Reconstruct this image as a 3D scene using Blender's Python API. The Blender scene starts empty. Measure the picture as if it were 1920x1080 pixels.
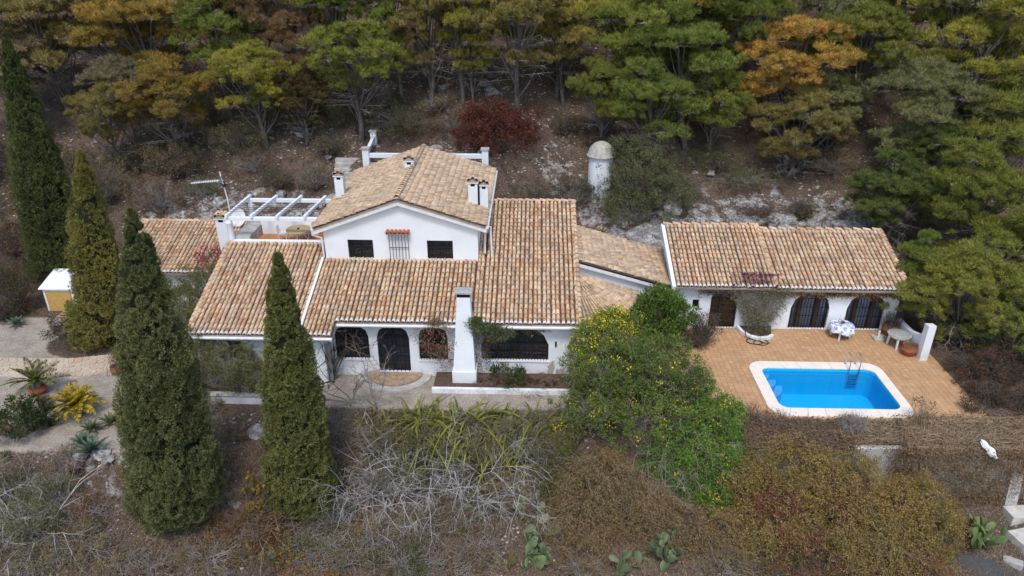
import bpy, bmesh, math, random
import numpy as np
from mathutils import Vector, Matrix

# ------------------------------------------------------------------ camera, sky, sun, exposure
R = math.radians
sc = bpy.context.scene
col = sc.collection
cam_d = bpy.data.cameras.new('camera'); cam = bpy.data.objects.new('camera', cam_d); col.objects.link(cam)
cam.location = (0, 0, 19.0); cam.rotation_euler = (R(90 - 26), 0, R(1.7))
cam_d.sensor_width = 36.0; cam_d.lens = 36.0 * 1371 / 1920; cam_d.clip_end = 2000; cam_d.clip_start = .5
sc.camera = cam
SUN_EL, SUN_AZ = 60.0, 185.0            # azimuth clockwise from +y: behind the camera, a little to the right
w = bpy.data.worlds.new('World'); sc.world = w; w.use_nodes = True
nt = w.node_tree; nt.nodes.clear()
sky = nt.nodes.new('ShaderNodeTexSky'); sky.sky_type = 'NISHITA'; sky.sun_disc = False
sky.sun_elevation = R(SUN_EL); sky.sun_rotation = R(SUN_AZ); sky.air_density = 1.0; sky.dust_density = 1.6; sky.ozone_density = 1.0
bg = nt.nodes.new('ShaderNodeBackground'); bg.inputs['Strength'].default_value = .15
wo = nt.nodes.new('ShaderNodeOutputWorld')
nt.links.new(sky.outputs[0], bg.inputs['Color']); nt.links.new(bg.outputs[0], wo.inputs['Surface'])
sl = bpy.data.lights.new('sun', 'SUN'); sl.energy = 1.4; sl.angle = R(14); sl.color = (1.0, .975, .94)
so = bpy.data.objects.new('sun', sl); col.objects.link(so)
sd = Vector((math.sin(R(SUN_AZ)) * math.cos(R(SUN_EL)), math.cos(R(SUN_AZ)) * math.cos(R(SUN_EL)), math.sin(R(SUN_EL))))
so.rotation_euler = sd.to_track_quat('Z', 'Y').to_euler(); so.location = (0, 0, 60)
sc.view_settings.view_transform = 'Standard'; sc.view_settings.look = 'None'
sc.view_settings.exposure = 0.56; sc.view_settings.gamma = 1.0; sc.view_settings.use_curve_mapping = False
CAM = np.array([0, 0, 19.0])
rng = np.random.default_rng(7); random.seed(7)

# ------------------------------------------------------------------ terrain
def _hash(i,j,s):
    n=np.sin(i*127.1+j*311.7+s*74.7)*43758.5453
    return n-np.floor(n)
def vnoise(x,y,s=0.):
    x=np.asarray(x,float); y=np.asarray(y,float)
    i=np.floor(x); j=np.floor(y); u=x-i; v=y-j
    u=u*u*(3-2*u); v=v*v*(3-2*v)
    a=_hash(i,j,s); b=_hash(i+1,j,s); c=_hash(i,j+1,s); d=_hash(i+1,j+1,s)
    return (a*(1-u)+b*u)*(1-v)+(c*(1-u)+d*u)*v
def fbm(x,y,s=0.,o=4):
    t=0.; a=.5; f=1.
    for k in range(o):
        t=t+a*vnoise(np.asarray(x)*f,np.asarray(y)*f,s+k*13.); a*=.5; f*=2.03
    return t
def sst(a,b,x):
    t=np.clip((np.asarray(x,float)-a)/(b-a),0,1); return t*t*(3-2*t)
def G(x,y):
    """height of the terrain"""
    x=np.asarray(x,float); y=np.asarray(y,float)
    # hillside behind the houses
    left=1-sst(-1,3,x)
    zb=1.2+left*1.9
    yb=39.6
    d=np.maximum(y-yb,0)
    slope=np.where(d<6,.34*d,2.04+.56*(d-6))
    slope=np.where(d<30,slope,2.04+.56*24+.42*(d-30))
    slope=np.where(d<70,slope,2.04+.56*24+.42*40+.3*(d-70))
    n=(fbm(x*.35,y*.35,3.)-.47)*1.3+(fbm(x*1.3,y*1.3,7.,3)-.44)*.45
    amp=sst(0,3,d)
    back=(zb+slope)*sst(-1.1,.1,y-yb)+n*amp
    back=back+np.maximum(x-24,0)*.10*sst(0,8,d)
    # flat terrace cut behind the main house
    m=sst(-12.5,-11.,x)*(1-sst(-2.4,-1.2,x))*sst(43.9,44.3,y)*(1-sst(48.6,50.5,y))
    back=back*(1-m)+6.0*m
    m2=sst(-12.,-10.8,x)*(1-sst(-2.8,-1.5,x))*(1-sst(43.7,44.1,y))*sst(38,39,y)
    back=back*(1-m2)+np.minimum(back,3.2)*m2
    # front bank
    wl=1-sst(-12.5,-8.5,x); wr=sst(7,8.6,x); wm=1-wl-wr
    yf=23.3*wl+26.35*wm+26.3*wr
    yf=yf+wm*.7*(fbm(x*.9,0*x+3.,51.,3)-.45)
    e=np.maximum(yf-y,0)
    drop=wl*(1.1*sst(0,.9,e))+wm*(1.7*sst(0,2.2,e))+wr*(.5*sst(0,.5,e)+2.2*sst(.78,.95,e))
    drop=drop+.26*e
    nf=(fbm(x*.5,y*.5,11.)-.47)*.7*sst(.5,2,e)
    z=back-drop+nf
    # ground outside the platform, right and left
    z=z+np.maximum(x-21,0)*-.12*(1-sst(37,42,y))
    return z

# ------------------------------------------------------------------ node helpers and materials
class NT:
    def __init__(s, name):
        s.m = bpy.data.materials.new(name); s.m.use_nodes = True; s.t = s.m.node_tree; s.t.nodes.clear()
        s.out = s.n('ShaderNodeOutputMaterial'); s.b = s.n('ShaderNodeBsdfPrincipled'); s.l(s.b.outputs[0], s.out.inputs[0])
        s.b.inputs['Specular IOR Level'].default_value = .25
    def n(s, k, **a):
        o = s.t.nodes.new(k)
        for q, v in a.items(): setattr(o, q, v)
        return o
    def l(s, a, b): s.t.links.new(a, b)
    def put(s, v, i):
        if isinstance(v, bpy.types.NodeSocket): s.l(v, i)
        elif isinstance(v, (tuple, list)) and len(v) == 3 and i.type == 'RGBA': i.default_value = (*v, 1)
        else: i.default_value = v
    def pos(s): return s.n('ShaderNodeNewGeometry').outputs['Position']
    def noise(s, sc=1., d=4, r=.55, vec=None, dist=0., out=0):
        o = s.n('ShaderNodeTexNoise'); s.l(vec if vec is not None else s.pos(), o.inputs['Vector'])
        o.inputs['Scale'].default_value = sc; o.inputs['Detail'].default_value = d; o.inputs['Roughness'].default_value = r; o.inputs['Distortion'].default_value = dist
        return o.outputs[out]
    def vor(s, sc=1., feat='F1', out='Distance', vec=None, rnd=1.):
        o = s.n('ShaderNodeTexVoronoi', feature=feat); s.l(vec if vec is not None else s.pos(), o.inputs['Vector'])
        o.inputs['Scale'].default_value = sc; o.inputs['Randomness'].default_value = rnd; return o.outputs[out]
    def ramp(s, f, st):
        o = s.n('ShaderNodeValToRGB'); s.put(f, o.inputs[0]); e = o.color_ramp.elements
        while len(e) < len(st): e.new(.5)
        for k, (p, c) in enumerate(st):
            e[k].position = p; e[k].color = (*c, 1) if isinstance(c, tuple) else (c, c, c, 1)
        return o.outputs[0]
    def mix(s, f, a, b, mode='MIX'):
        o = s.n('ShaderNodeMix', data_type='RGBA', blend_type=mode); s.put(f, o.inputs[0]); s.put(a, o.inputs[6]); s.put(b, o.inputs[7]); return o.outputs[2]
    def math(s, op, a, b=0.):
        o = s.n('ShaderNodeMath', operation=op); s.put(a, o.inputs[0]); s.put(b, o.inputs[1]); return o.outputs[0]
    def attr(s, nm): return s.n('ShaderNodeAttribute', attribute_name=nm).outputs['Fac']
    def bump(s, h, st=.3, d=.02):
        o = s.n('ShaderNodeBump'); o.inputs['Strength'].default_value = st; o.inputs['Distance'].default_value = d
        s.l(h, o.inputs['Height']); s.l(o.outputs[0], s.b.inputs['Normal'])
    def fin(s, c, rough=.85, metal=0.):
        s.put(c, s.b.inputs['Base Color']); s.put(rough, s.b.inputs['Roughness']); s.put(metal, s.b.inputs['Metallic']); return s.m

def simple(name, c, rough=.6, metal=0., var=.18, sc=6.):
    m = NT(name); n = m.noise(sc, 5, .6)
    a = tuple(x * (1 - var) for x in c); b = tuple(min(1, x * (1 + var)) for x in c)
    k = m.ramp(n, [(.3, a), (.7, b)]); m.bump(n, .15, .01); return m.fin(k, rough, metal)

def white_paint(name='white_limewash', peel=False):
    m = NT(name); n = m.noise(.9, 6, .6); n2 = m.noise(7, 5, .65)
    c = m.ramp(n, [(.3, (.72, .745, .77)), (.62, (.80, .825, .85))])
    c = m.mix(m.ramp(n2, [(.58, 0.), (.8, .35)]), c, (.55, .53, .50))
    sep = m.n('ShaderNodeSeparateXYZ'); m.l(m.pos(), sep.inputs[0])
    dirt = m.math('MULTIPLY', m.ramp(m.noise(2.2, 6, .7), [(.42, 0.), (.62, 1.)]), m.ramp(m.math('MULTIPLY', sep.outputs[2], .5), [(.0, .55), (.35, 0.)]))
    c = m.mix(dirt, c, (.42, .38, .33))
    if peel:
        pm = m.ramp(m.noise(.75, 5, .62, dist=.8), [(.53, 0.), (.545, 1.)])
        low = m.ramp(m.math('MULTIPLY', sep.outputs[2], .5), [(.46, 1.), (.50, 0.)])
        xr = m.ramp(m.math('MULTIPLY_ADD', sep.outputs[0], .25), [(.0, 0.), (.05, 1.)])
        pm = m.math('MULTIPLY', m.math('MULTIPLY', pm, low), xr)
        c = m.mix(pm, c, m.ramp(n2, [(.3, (.36, .31, .25)), (.7, (.5, .44, .36))]))
    m.bump(n2, .25, .012); return m.fin(c, .9)

def tile_mat(name, src, pale=False):
    m = NT(name)
    f = m.n('ShaderNodeObjectInfo').outputs['Random'] if src == 'obj' else m.attr('rnd')
    if pale:
        c = m.ramp(f, [(0, (.36, .25, .17)), (.25, (.50, .36, .25)), (.5, (.62, .46, .325)), (.75, (.56, .38, .245)), (1, (.70, .55, .41))])
    else:
        c = m.ramp(f, [(0, (.33, .21, .14)), (.12, (.47, .25, .14)), (.3, (.55, .37, .24)), (.5, (.61, .45, .32)), (.7, (.53, .40, .30)), (.82, (.56, .32, .18)), (.92, (.66, .52, .39)), (1, (.60, .40, .18))])
    n1 = m.noise(1.1, 5, .65); n2 = m.noise(16, 4, .7); n3 = m.noise(5, 5, .75)
    c = m.mix(m.ramp(n1, [(.42, 0.), (.66, .55)]), c, (.30, .24, .19))
    c = m.mix(m.ramp(n3, [(.50, 0.), (.64, .68)]), c, (.20, .165, .13))
    c = m.mix(m.ramp(n2, [(.55, 0.), (.70, .55)]), c, (.66, .58, .47))
    c = m.mix(m.ramp(m.noise(3.1, 3, .6, vec=m.pos()), [(.64, 0.), (.70, .6)]), c, (.60, .36, .10))
    c = m.mix(1., c, (1.16, 1.13, 1.06), 'MULTIPLY')
    m.bump(n2, .4, .01); return m.fin(c, .95)

def leaf_mat(name, tr=.18, spec=.25, rough=.6, fixed=None):
    m = NT(name); r = m.attr('rnd'); oc = fixed or m.n('ShaderNodeObjectInfo').outputs['Color']
    lo = m.mix(1., oc, (.62, .58, .55), 'MULTIPLY'); hi = m.mix(1., oc, (1.42, 1.36, 1.15), 'MULTIPLY')
    c = m.mix(r, lo, hi)
    n = m.noise(.55, 3, .5); c = m.mix(1., c, m.ramp(n, [(.3, (.80, .86, .84)), (.7, (1.22, 1.12, 1.05))]), 'MULTIPLY')
    m.b.inputs['Specular IOR Level'].default_value = spec
    m.fin(c, rough)
    if tr:
        t = m.n('ShaderNodeBsdfTranslucent'); m.put(c, t.inputs['Color']); x = m.n('ShaderNodeMixShader'); x.inputs[0].default_value = tr
        m.l(m.b.outputs[0], x.inputs[1]); m.l(t.outputs[0], x.inputs[2]); m.l(x.outputs[0], m.out.inputs[0])
    return m.m

def wood_twig(name, a, b):
    m = NT(name); n = m.noise(3, 5, .7); c = m.ramp(n, [(.3, a), (.7, b)]); return m.fin(c, .9)

def ground_mat():
    m = NT('hillside_soil'); rock = m.attr('rock'); grav = m.attr('gravel')
    n = m.noise(.6, 6, .65); n2 = m.noise(9, 6, .75); v = m.vor(7, out='Color'); vd = m.vor(11)
    soil = m.ramp(n2, [(.28, (.034, .022, .016)), (.5, (.105, .068, .048)), (.68, (.23, .16, .118))])
    soil = m.mix(m.ramp(n, [(.35, 0.), (.65, .7)]), soil, m.ramp(n2, [(.3, (.042, .032, .022)), (.7, (.16, .12, .088))]))
    speck = m.ramp(m.noise(17, 4, .7), [(.58, 0.), (.64, 1.)])
    soil = m.mix(m.math('MULTIPLY', speck, .75), soil, (.42, .33, .26))
    peb = m.math('MULTIPLY', m.ramp(m.vor(5.5), [(.13, 1.), (.2, 0.)]), m.ramp(m.noise(1.1, 4, .7), [(.5, 0.), (.6, .8)]))
    soil = m.mix(peb, soil, (.42, .39, .36))
    rk = m.ramp(m.noise(2.6, 8, .72), [(.30, (.12, .112, .105)), (.45, (.28, .268, .255)), (.58, (.48, .465, .445)), (.74, (.66, .645, .62))])
    rk = m.mix(m.ramp(m.noise(6, 6, .75), [(.40, .85), (.52, 0.)]), rk, (.12, .10, .09))
    rn = m.math('ADD', rock, m.math('MULTIPLY', m.math('SUBTRACT', m.noise(1.1, 8, .74), .5), 1.9))
    c = m.mix(m.ramp(rn, [(.47, 0.), (.56, 1.)]), soil, rk)
    gv = m.ramp(m.noise(11, 7, .85), [(.30, (.17, .135, .105)), (.5, (.39, .335, .27)), (.68, (.66, .585, .49))])
    gv = m.mix(m.ramp(m.noise(1.3, 6, .7), [(.42, 0.), (.7, .65)]), gv, (.19, .145, .115))
    gn = m.math('ADD', grav, m.math('MULTIPLY', m.math('SUBTRACT', m.noise(1.6, 7, .7), .5), .9))
    c = m.mix(m.ramp(gn, [(.45, 0.), (.62, 1.)]), c, gv)
    h = m.math('ADD', m.noise(5, 8, .7), m.math('MULTIPLY', m.noise(24, 4, .7), .4)); m.bump(h, .8, .10)
    return m.fin(c, .95)

M = {}
M['white'] = white_paint(); M['white_peel'] = white_paint('white_limewash_peeling', True)
M['tile_obj'] = tile_mat('weathered_clay_tile', 'obj'); M['tile_mesh'] = tile_mat('weathered_clay_tile_field', 'mesh')
M['tile_obj_pale'] = tile_mat('bleached_clay_tile', 'obj', True); M['tile_mesh_pale'] = tile_mat('bleached_clay_tile_field', 'mesh', True)
M['pan'] = simple('clay_pan_tile', (.13, .075, .05), .95, 0, .35, 4); M['deck'] = simple('roof_mortar', (.40, .33, .27), .95, 0, .25, 5)  # pan clay coloured darker to paint in the gap shadows between cover tiles
M['mortar'] = simple('grey_white_mortar', (.56, .50, .44), .95, 0, .25, 9); M['eave_lime'] = simple('lime_whitened_tile', (.66, .63, .60), .95, 0, .22, 12)
M['red_tile'] = simple('new_red_clay', (.40, .115, .06), .8, 0, .2, 10)
M['iron'] = simple('black_iron', (.028, .026, .027), .55, .4, .3, 20); M['darkwood'] = simple('dark_stained_wood', (.055, .030, .020), .6, 0, .35, 10)
M['bluewood'] = simple('dark_blue_painted_wood', (.018, .022, .045), .5, 0, .3, 8)
M['orangewood'] = simple('varnished_pine_door', (.36, .15, .045), .5, 0, .3, 7)
M['curtain'] = simple('pale_curtain', (.62, .68, .76), .9, 0, .12, 5); M['steel'] = simple('stainless_steel', (.55, .56, .58), .25, 1., .08, 8)
M['gutter'] = simple('white_gutter_paint', (.74, .74, .74), .5, 0, .1, 5); M['zinc'] = simple('weathered_zinc', (.30, .29, .28), .6, .2, .3, 5)
M['plastic'] = simple('white_plastic', (.74, .74, .73), .4, 0, .06, 6); M['greytop'] = simple('weathered_grey_table_top', (.34, .34, .32), .7, 0, .3, 9)
M['terracotta'] = simple('terracotta_pot', (.30, .105, .05), .8, 0, .3, 9); M['brownpot'] = simple('brown_plastic_pot', (.16, .10, .075), .7, 0, .2, 9)
M['concrete'] = simple('aged_concrete', (.40, .38, .35), .95, 0, .3, 3); M['stone'] = simple('field_limestone', (.42, .40, .37), .95, 0, .35, 4)
M['boulder'] = None
M['ochre'] = simple('ochre_painted_board', (.50, .31, .10), .8, 0, .2, 14); M['beige'] = simple('beige_cane', (.42, .31, .17), .8, 0, .3, 15)
M['soil'] = simple('bed_soil', (.10, .068, .05), .97, 0, .5, 14); M['rubber'] = simple('dark_hose_rubber', (.035, .032, .03), .5, 0, .3, 8)
M['coping'] = simple('cream_cast_coping', (.80, .715, .60), .85, 0, .07, 2.5); M['flag'] = None
M['orangefloor'] = simple('orange_roof_terrace_floor', (.46, .20, .07), .9, 0, .25, 9)
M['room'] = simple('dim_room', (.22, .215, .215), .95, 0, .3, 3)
M['ridge'] = simple('dark_ridge_mortar', (.22, .19, .165), .95, 0, .4, 10)
M['void'] = simple('soot_black', (.012, .012, .012), .95, 0, .2, 5)
M['cloth_white'] = simple('white_plastic_sheet', (.78, .80, .84), .5, 0, .1, 7); M['asphalt'] = simple('dark_asphalt', (.075, .073, .072), .95, 0, .3, 14)
M['bark'] = wood_twig('pine_bark', (.075, .060, .052), (.20, .175, .16)); M['twig_grey'] = wood_twig('grey_dead_twig', (.15, .128, .112), (.37, .325, .29))
M['twig_brown'] = wood_twig('brown_twig', (.10, .070, .050), (.26, .19, .14)); M['twig_dark'] = wood_twig('dark_twig', (.05, .04, .033), (.15, .125, .11)); M['twig_tan'] = wood_twig('tan_dry_stem', (.22, .16, .10), (.42, .33, .23))
M['twig_pale'] = wood_twig('pale_bare_branch', (.24, .222, .212), (.52, .485, .46))
M['needles'] = leaf_mat('pine_needles', .28, .2); M['cypress'] = leaf_mat('cypress_scale_leaf', .08, .15, .8); M['leaf'] = leaf_mat('shrub_leaf', .26, .3, .55)
M['petal'] = leaf_mat('flower_petal', .25, .1, .7)
def _stone():
    m = NT('pale_limestone_boulder'); n = m.noise(1.6, 8, .72); c = m.ramp(n, [(.28, (.11, .10, .095)), (.45, (.28, .27, .26)), (.6, (.50, .49, .47)), (.8, (.64, .62, .60))])
    c = m.mix(m.ramp(m.noise(5, 6, .75), [(.42, .8), (.55, 0.)]), c, (.13, .11, .10)); m.bump(m.noise(6, 8, .7), .7, .06); return m.fin(c, .95)
M['boulder'] = _stone()
def _flag():
    m = NT('cream_flagstone'); r = m.n('ShaderNodeObjectInfo').outputs['Random']
    c = m.ramp(r, [(0, (.46, .37, .27)), (.5, (.56, .46, .34)), (1, (.50, .36, .24))]); c = m.mix(m.ramp(m.noise(5, 6, .7), [(.45, 0.), (.75, .5)]), c, (.30, .24, .18)); m.bump(m.noise(14, 5), .3, .01); return m.fin(c, .9)
M['flag'] = _flag()
def _paver():
    m = NT('ochre_terrace_tile'); r = m.attr('rnd')
    c = m.ramp(r, [(0, (.44, .25, .125)), (.5, (.49, .285, .145)), (1, (.54, .325, .175))])
    c = m.mix(m.ramp(m.noise(.9, 6, .65), [(.45, 0.), (.75, .4)]), c, (.32, .19, .10)); c = m.mix(m.ramp(m.noise(9, 5, .7), [(.5, 0.), (.7, .4)]), c, (.66, .46, .28))
    m.bump(m.noise(30, 3), .2, .005); return m.fin(c, .85)
M['paver'] = _paver()
def _cloth():
    m = NT('blue_flowered_tablecloth'); v = m.ramp(m.vor(5.), [(.40, 1.), (.55, 0.)]); v2 = m.ramp(m.noise(24, 2), [(.42, 0.), (.5, 1.)])
    c = m.mix(m.math('MULTIPLY', v, v2), (.76, .78, .80), (.06, .20, .52)); return m.fin(c, .8)
M['tablecloth'] = _cloth()
def _pool():
    m = NT('blue_pool_mosaic'); br = m.n('ShaderNodeTexBrick'); m.l(m.pos(), br.inputs['Vector']); br.inputs['Scale'].default_value = 12; br.offset = 0
    for k, cc in (('Color1', (.008, .50, .80)), ('Color2', (.006, .44, .77)), ('Mortar', (.04, .55, .82))): br.inputs[k].default_value = (*cc, 1)
    br.inputs['Brick Width'].default_value = .5; br.inputs['Row Height'].default_value = .5; br.inputs['Mortar Size'].default_value = .01
    return m.fin(br.outputs[0], .5)
M['pool'] = _pool()
def _water():
    m = NT('pool_water'); m.t.nodes.remove(m.b); 
    nb = m.n('ShaderNodeBump'); nb.inputs['Strength'].default_value = .12; nb.inputs['Distance'].default_value = .02; m.l(m.noise(5, 3, .5), nb.inputs['Height'])
    gl = m.n('ShaderNodeBsdfGlossy'); gl.inputs['Roughness'].default_value = .02; m.l(nb.outputs[0], gl.inputs['Normal'])
    rf = m.n('ShaderNodeBsdfTransparent'); rf.inputs['Color'].default_value = (.80, .95, 1., 1)
    fr = m.n('ShaderNodeFresnel'); fr.inputs['IOR'].default_value = 1.33; m.l(nb.outputs[0], fr.inputs['Normal'])
    x = m.n('ShaderNodeMixShader'); m.l(fr.outputs[0], x.inputs[0]); m.l(rf.outputs[0], x.inputs[1]); m.l(gl.outputs[0], x.inputs[2]); m.l(x.outputs[0], m.out.inputs[0]); return m.m
M['water'] = _water()
def _glass():
    m = NT('window_glass'); m.t.nodes.remove(m.b)
    gl = m.n('ShaderNodeBsdfGlossy'); gl.inputs['Roughness'].default_value = .05
    tr = m.n('ShaderNodeBsdfTransparent'); tr.inputs['Color'].default_value = (.75, .8, .85, 1)
    fr = m.n('ShaderNodeFresnel'); fr.inputs['IOR'].default_value = 1.5; x = m.n('ShaderNodeMixShader')
    m.l(fr.outputs[0], x.inputs[0]); m.l(tr.outputs[0], x.inputs[1]); m.l(gl.outputs[0], x.inputs[2]); m.l(x.outputs[0], m.out.inputs[0]); return m.m
M['glass'] = _glass()
M['ground'] = ground_mat()

# ------------------------------------------------------------------ object helpers
ORG = {}
def org(o): return ORG.get(o.name, np.zeros(3)) if o is not None else np.zeros(3)
def tag(o, label=None, cat=None, group=None, kind=None):
    if label: o['label'] = label
    if cat: o['category'] = cat
    if group: o['group'] = group
    if kind: o['kind'] = kind
    return o
def thing(name, label, cat, loc=(0, 0, 0), group=None):
    o = bpy.data.objects.new(name, None); o.empty_display_size = .2; col.objects.link(o); o.location = loc
    ORG[o.name] = np.array(loc, float); return tag(o, label, cat, group)
def link(name, me, parent=None, kind=None, loc=None):
    o = bpy.data.objects.new(name, me); col.objects.link(o)
    if parent is not None: o.parent = parent
    ORG[o.name] = org(parent) if loc is None else np.array(loc, float)
    if loc is not None: o.location = Vector(np.array(loc, float) - org(parent))
    if kind: o['kind'] = kind
    return o
def npmesh(name, V, F, mats, rnd=None, smooth=False, mi=None, attrs=None, T=None):
    me = bpy.data.meshes.new(name); V = np.ascontiguousarray(V, np.float32); F = np.ascontiguousarray(F, np.int32); k = F.shape[1]
    T = np.zeros((0, 3), np.int32) if T is None else np.ascontiguousarray(T, np.int32); nf = len(F) + len(T)
    me.vertices.add(len(V)); me.vertices.foreach_set('co', V.ravel())
    me.loops.add(F.size + T.size); me.loops.foreach_set('vertex_index', np.concatenate([F.ravel(), T.ravel()]))
    me.polygons.add(nf); me.polygons.foreach_set('loop_start', np.concatenate([np.arange(0, F.size, k), F.size + np.arange(0, T.size, 3)]).astype(np.int32))
    if mi is not None: me.polygons.foreach_set('material_index', np.ascontiguousarray(mi, np.int32))
    me.update(calc_edges=True)
    me.polygons.foreach_set('use_smooth', np.full(nf, smooth))
    for nm, a in list((attrs or {}).items()) + ([('rnd', rnd)] if rnd is not None else []):
        at = me.attributes.new(nm, 'FLOAT', 'POINT'); at.data.foreach_set('value', np.ascontiguousarray(a, np.float32))
    for m_ in (mats if isinstance(mats, (list, tuple)) else [mats]): me.materials.append(m_)
    return me

class MB:
    def __init__(s): s.v = []; s.f = []; s.sm = False
    def add(s, vs, fs):
        b = len(s.v); s.v += [tuple(map(float, p)) for p in vs]; s.f += [[i + b for i in f] for f in fs]; return s
    def box(s, x0, x1, y0, y1, z0, z1):
        return s.add([(x0, y0, z0), (x1, y0, z0), (x1, y1, z0), (x0, y1, z0), (x0, y0, z1), (x1, y0, z1), (x1, y1, z1), (x0, y1, z1)],
                     [(0, 3, 2, 1), (4, 5, 6, 7), (0, 1, 5, 4), (1, 2, 6, 5), (2, 3, 7, 6), (3, 0, 4, 7)])
    def hexa(s, p8): return s.add(p8, [(0, 3, 2, 1), (4, 5, 6, 7), (0, 1, 5, 4), (1, 2, 6, 5), (2, 3, 7, 6), (3, 0, 4, 7)])
    def bar(s, a, b, w, h, up=(0, 0, 1)):
        a = np.array(a, float); b = np.array(b, float); d = b - a; d /= np.linalg.norm(d); u = np.cross(d, up); n = np.linalg.norm(u)
        u = np.cross(d, (1, 0, 0)) if n < 1e-4 else u; u /= np.linalg.norm(u); v = np.cross(u, d); u *= w / 2; v *= h / 2
        return s.hexa([a - u - v, a + u - v, b + u - v, b - u - v, a - u + v, a + u + v, b + u + v, b - u + v])
    def prism(s, poly, z0, z1):
        n = len(poly); return s.add([(x, y, z0) for x, y in poly] + [(x, y, z1) for x, y in poly],
            [list(range(n))[::-1], list(range(n, 2 * n))] + [(i, (i + 1) % n, n + (i + 1) % n, n + i) for i in range(n)])
    def yprism(s, poly, y0, y1):
        n = len(poly); return s.add([(x, y0, z) for x, z in poly] + [(x, y1, z) for x, z in poly],
            [list(range(n)), list(range(n, 2 * n))[::-1]] + [(i, n + i, n + (i + 1) % n, (i + 1) % n) for i in range(n)])
    def xprism(s, poly, x0, x1):
        n = len(poly); return s.add([(x0, y, z) for y, z in poly] + [(x1, y, z) for y, z in poly],
            [list(range(n))[::-1], list(range(n, 2 * n))] + [(i, (i + 1) % n, n + (i + 1) % n, n + i) for i in range(n)])
    def tube(s, path, r, n=6, cap=True):
        P = np.array(path, float); rr = np.broadcast_to(np.array(r, float), (len(P),)); b = len(s.v); ref = np.array((.13, .27, .95)); vs = []
        for i, p in enumerate(P):
            d = P[min(i + 1, len(P) - 1)] - P[max(i - 1, 0)]; d = d / (np.linalg.norm(d) + 1e-9)
            u = np.cross(d, ref); u = u / (np.linalg.norm(u) + 1e-9) if np.linalg.norm(u) > .05 else np.array((1., 0, 0)); v = np.cross(d, u)
            vs += [p + rr[i] * (math.cos(2 * math.pi * k / n) * u + math.sin(2 * math.pi * k / n) * v) for k in range(n)]
        fs = [(i * n + k, i * n + (k + 1) % n, (i + 1) * n + (k + 1) % n, (i + 1) * n + k) for i in range(len(P) - 1) for k in range(n)]
        if cap: fs += [list(range(n))[::-1], [(len(P) - 1) * n + k for k in range(n)]]
        return s.add(vs, fs)
    def lathe(s, prof, c, n=20, cap=True):
        vs = [(c[0] + r * math.cos(2 * math.pi * k / n), c[1] + r * math.sin(2 * math.pi * k / n), c[2] + z) for r, z in prof for k in range(n)]
        m = len(prof); fs = [(i * n + k, i * n + (k + 1) % n, (i + 1) * n + (k + 1) % n, (i + 1) * n + k) for i in range(m - 1) for k in range(n)]
        if cap: fs += [list(range(n))[::-1], [(m - 1) * n + k for k in range(n)]]
        return s.add(vs, fs)
    def build(s, name, mat, parent=None, kind=None, bevel=0., smooth=None, loc=None):
        me = bpy.data.meshes.new(name); o0 = org(parent) if loc is None else np.array(loc, float)
        me.from_pydata([tuple(np.array(p) - o0) for p in s.v], [], s.f)
        bm = bmesh.new(); bm.from_mesh(me); bmesh.ops.recalc_face_normals(bm, faces=bm.faces[:]); bm.to_mesh(me); bm.free()
        me.materials.append(M[mat] if isinstance(mat, str) else mat)
        if smooth if smooth is not None else s.sm:
            me.polygons.foreach_set('use_smooth', [True] * len(me.polygons)); 
            try: me.set_sharp_from_angle(angle=R(40))
            except Exception: pass
        o = link(name, me, parent, kind, loc)
        if bevel:
            b = o.modifiers.new('bevel', 'BEVEL'); b.width = bevel; b.segments = 2; b.limit_method = 'ANGLE'; b.angle_limit = R(40)
        return o
def copy_tree(o, parent=None):
    c = o.copy(); col.objects.link(c); c.parent = parent
    for ch in list(o.children): copy_tree(ch, c)
    return c

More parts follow.
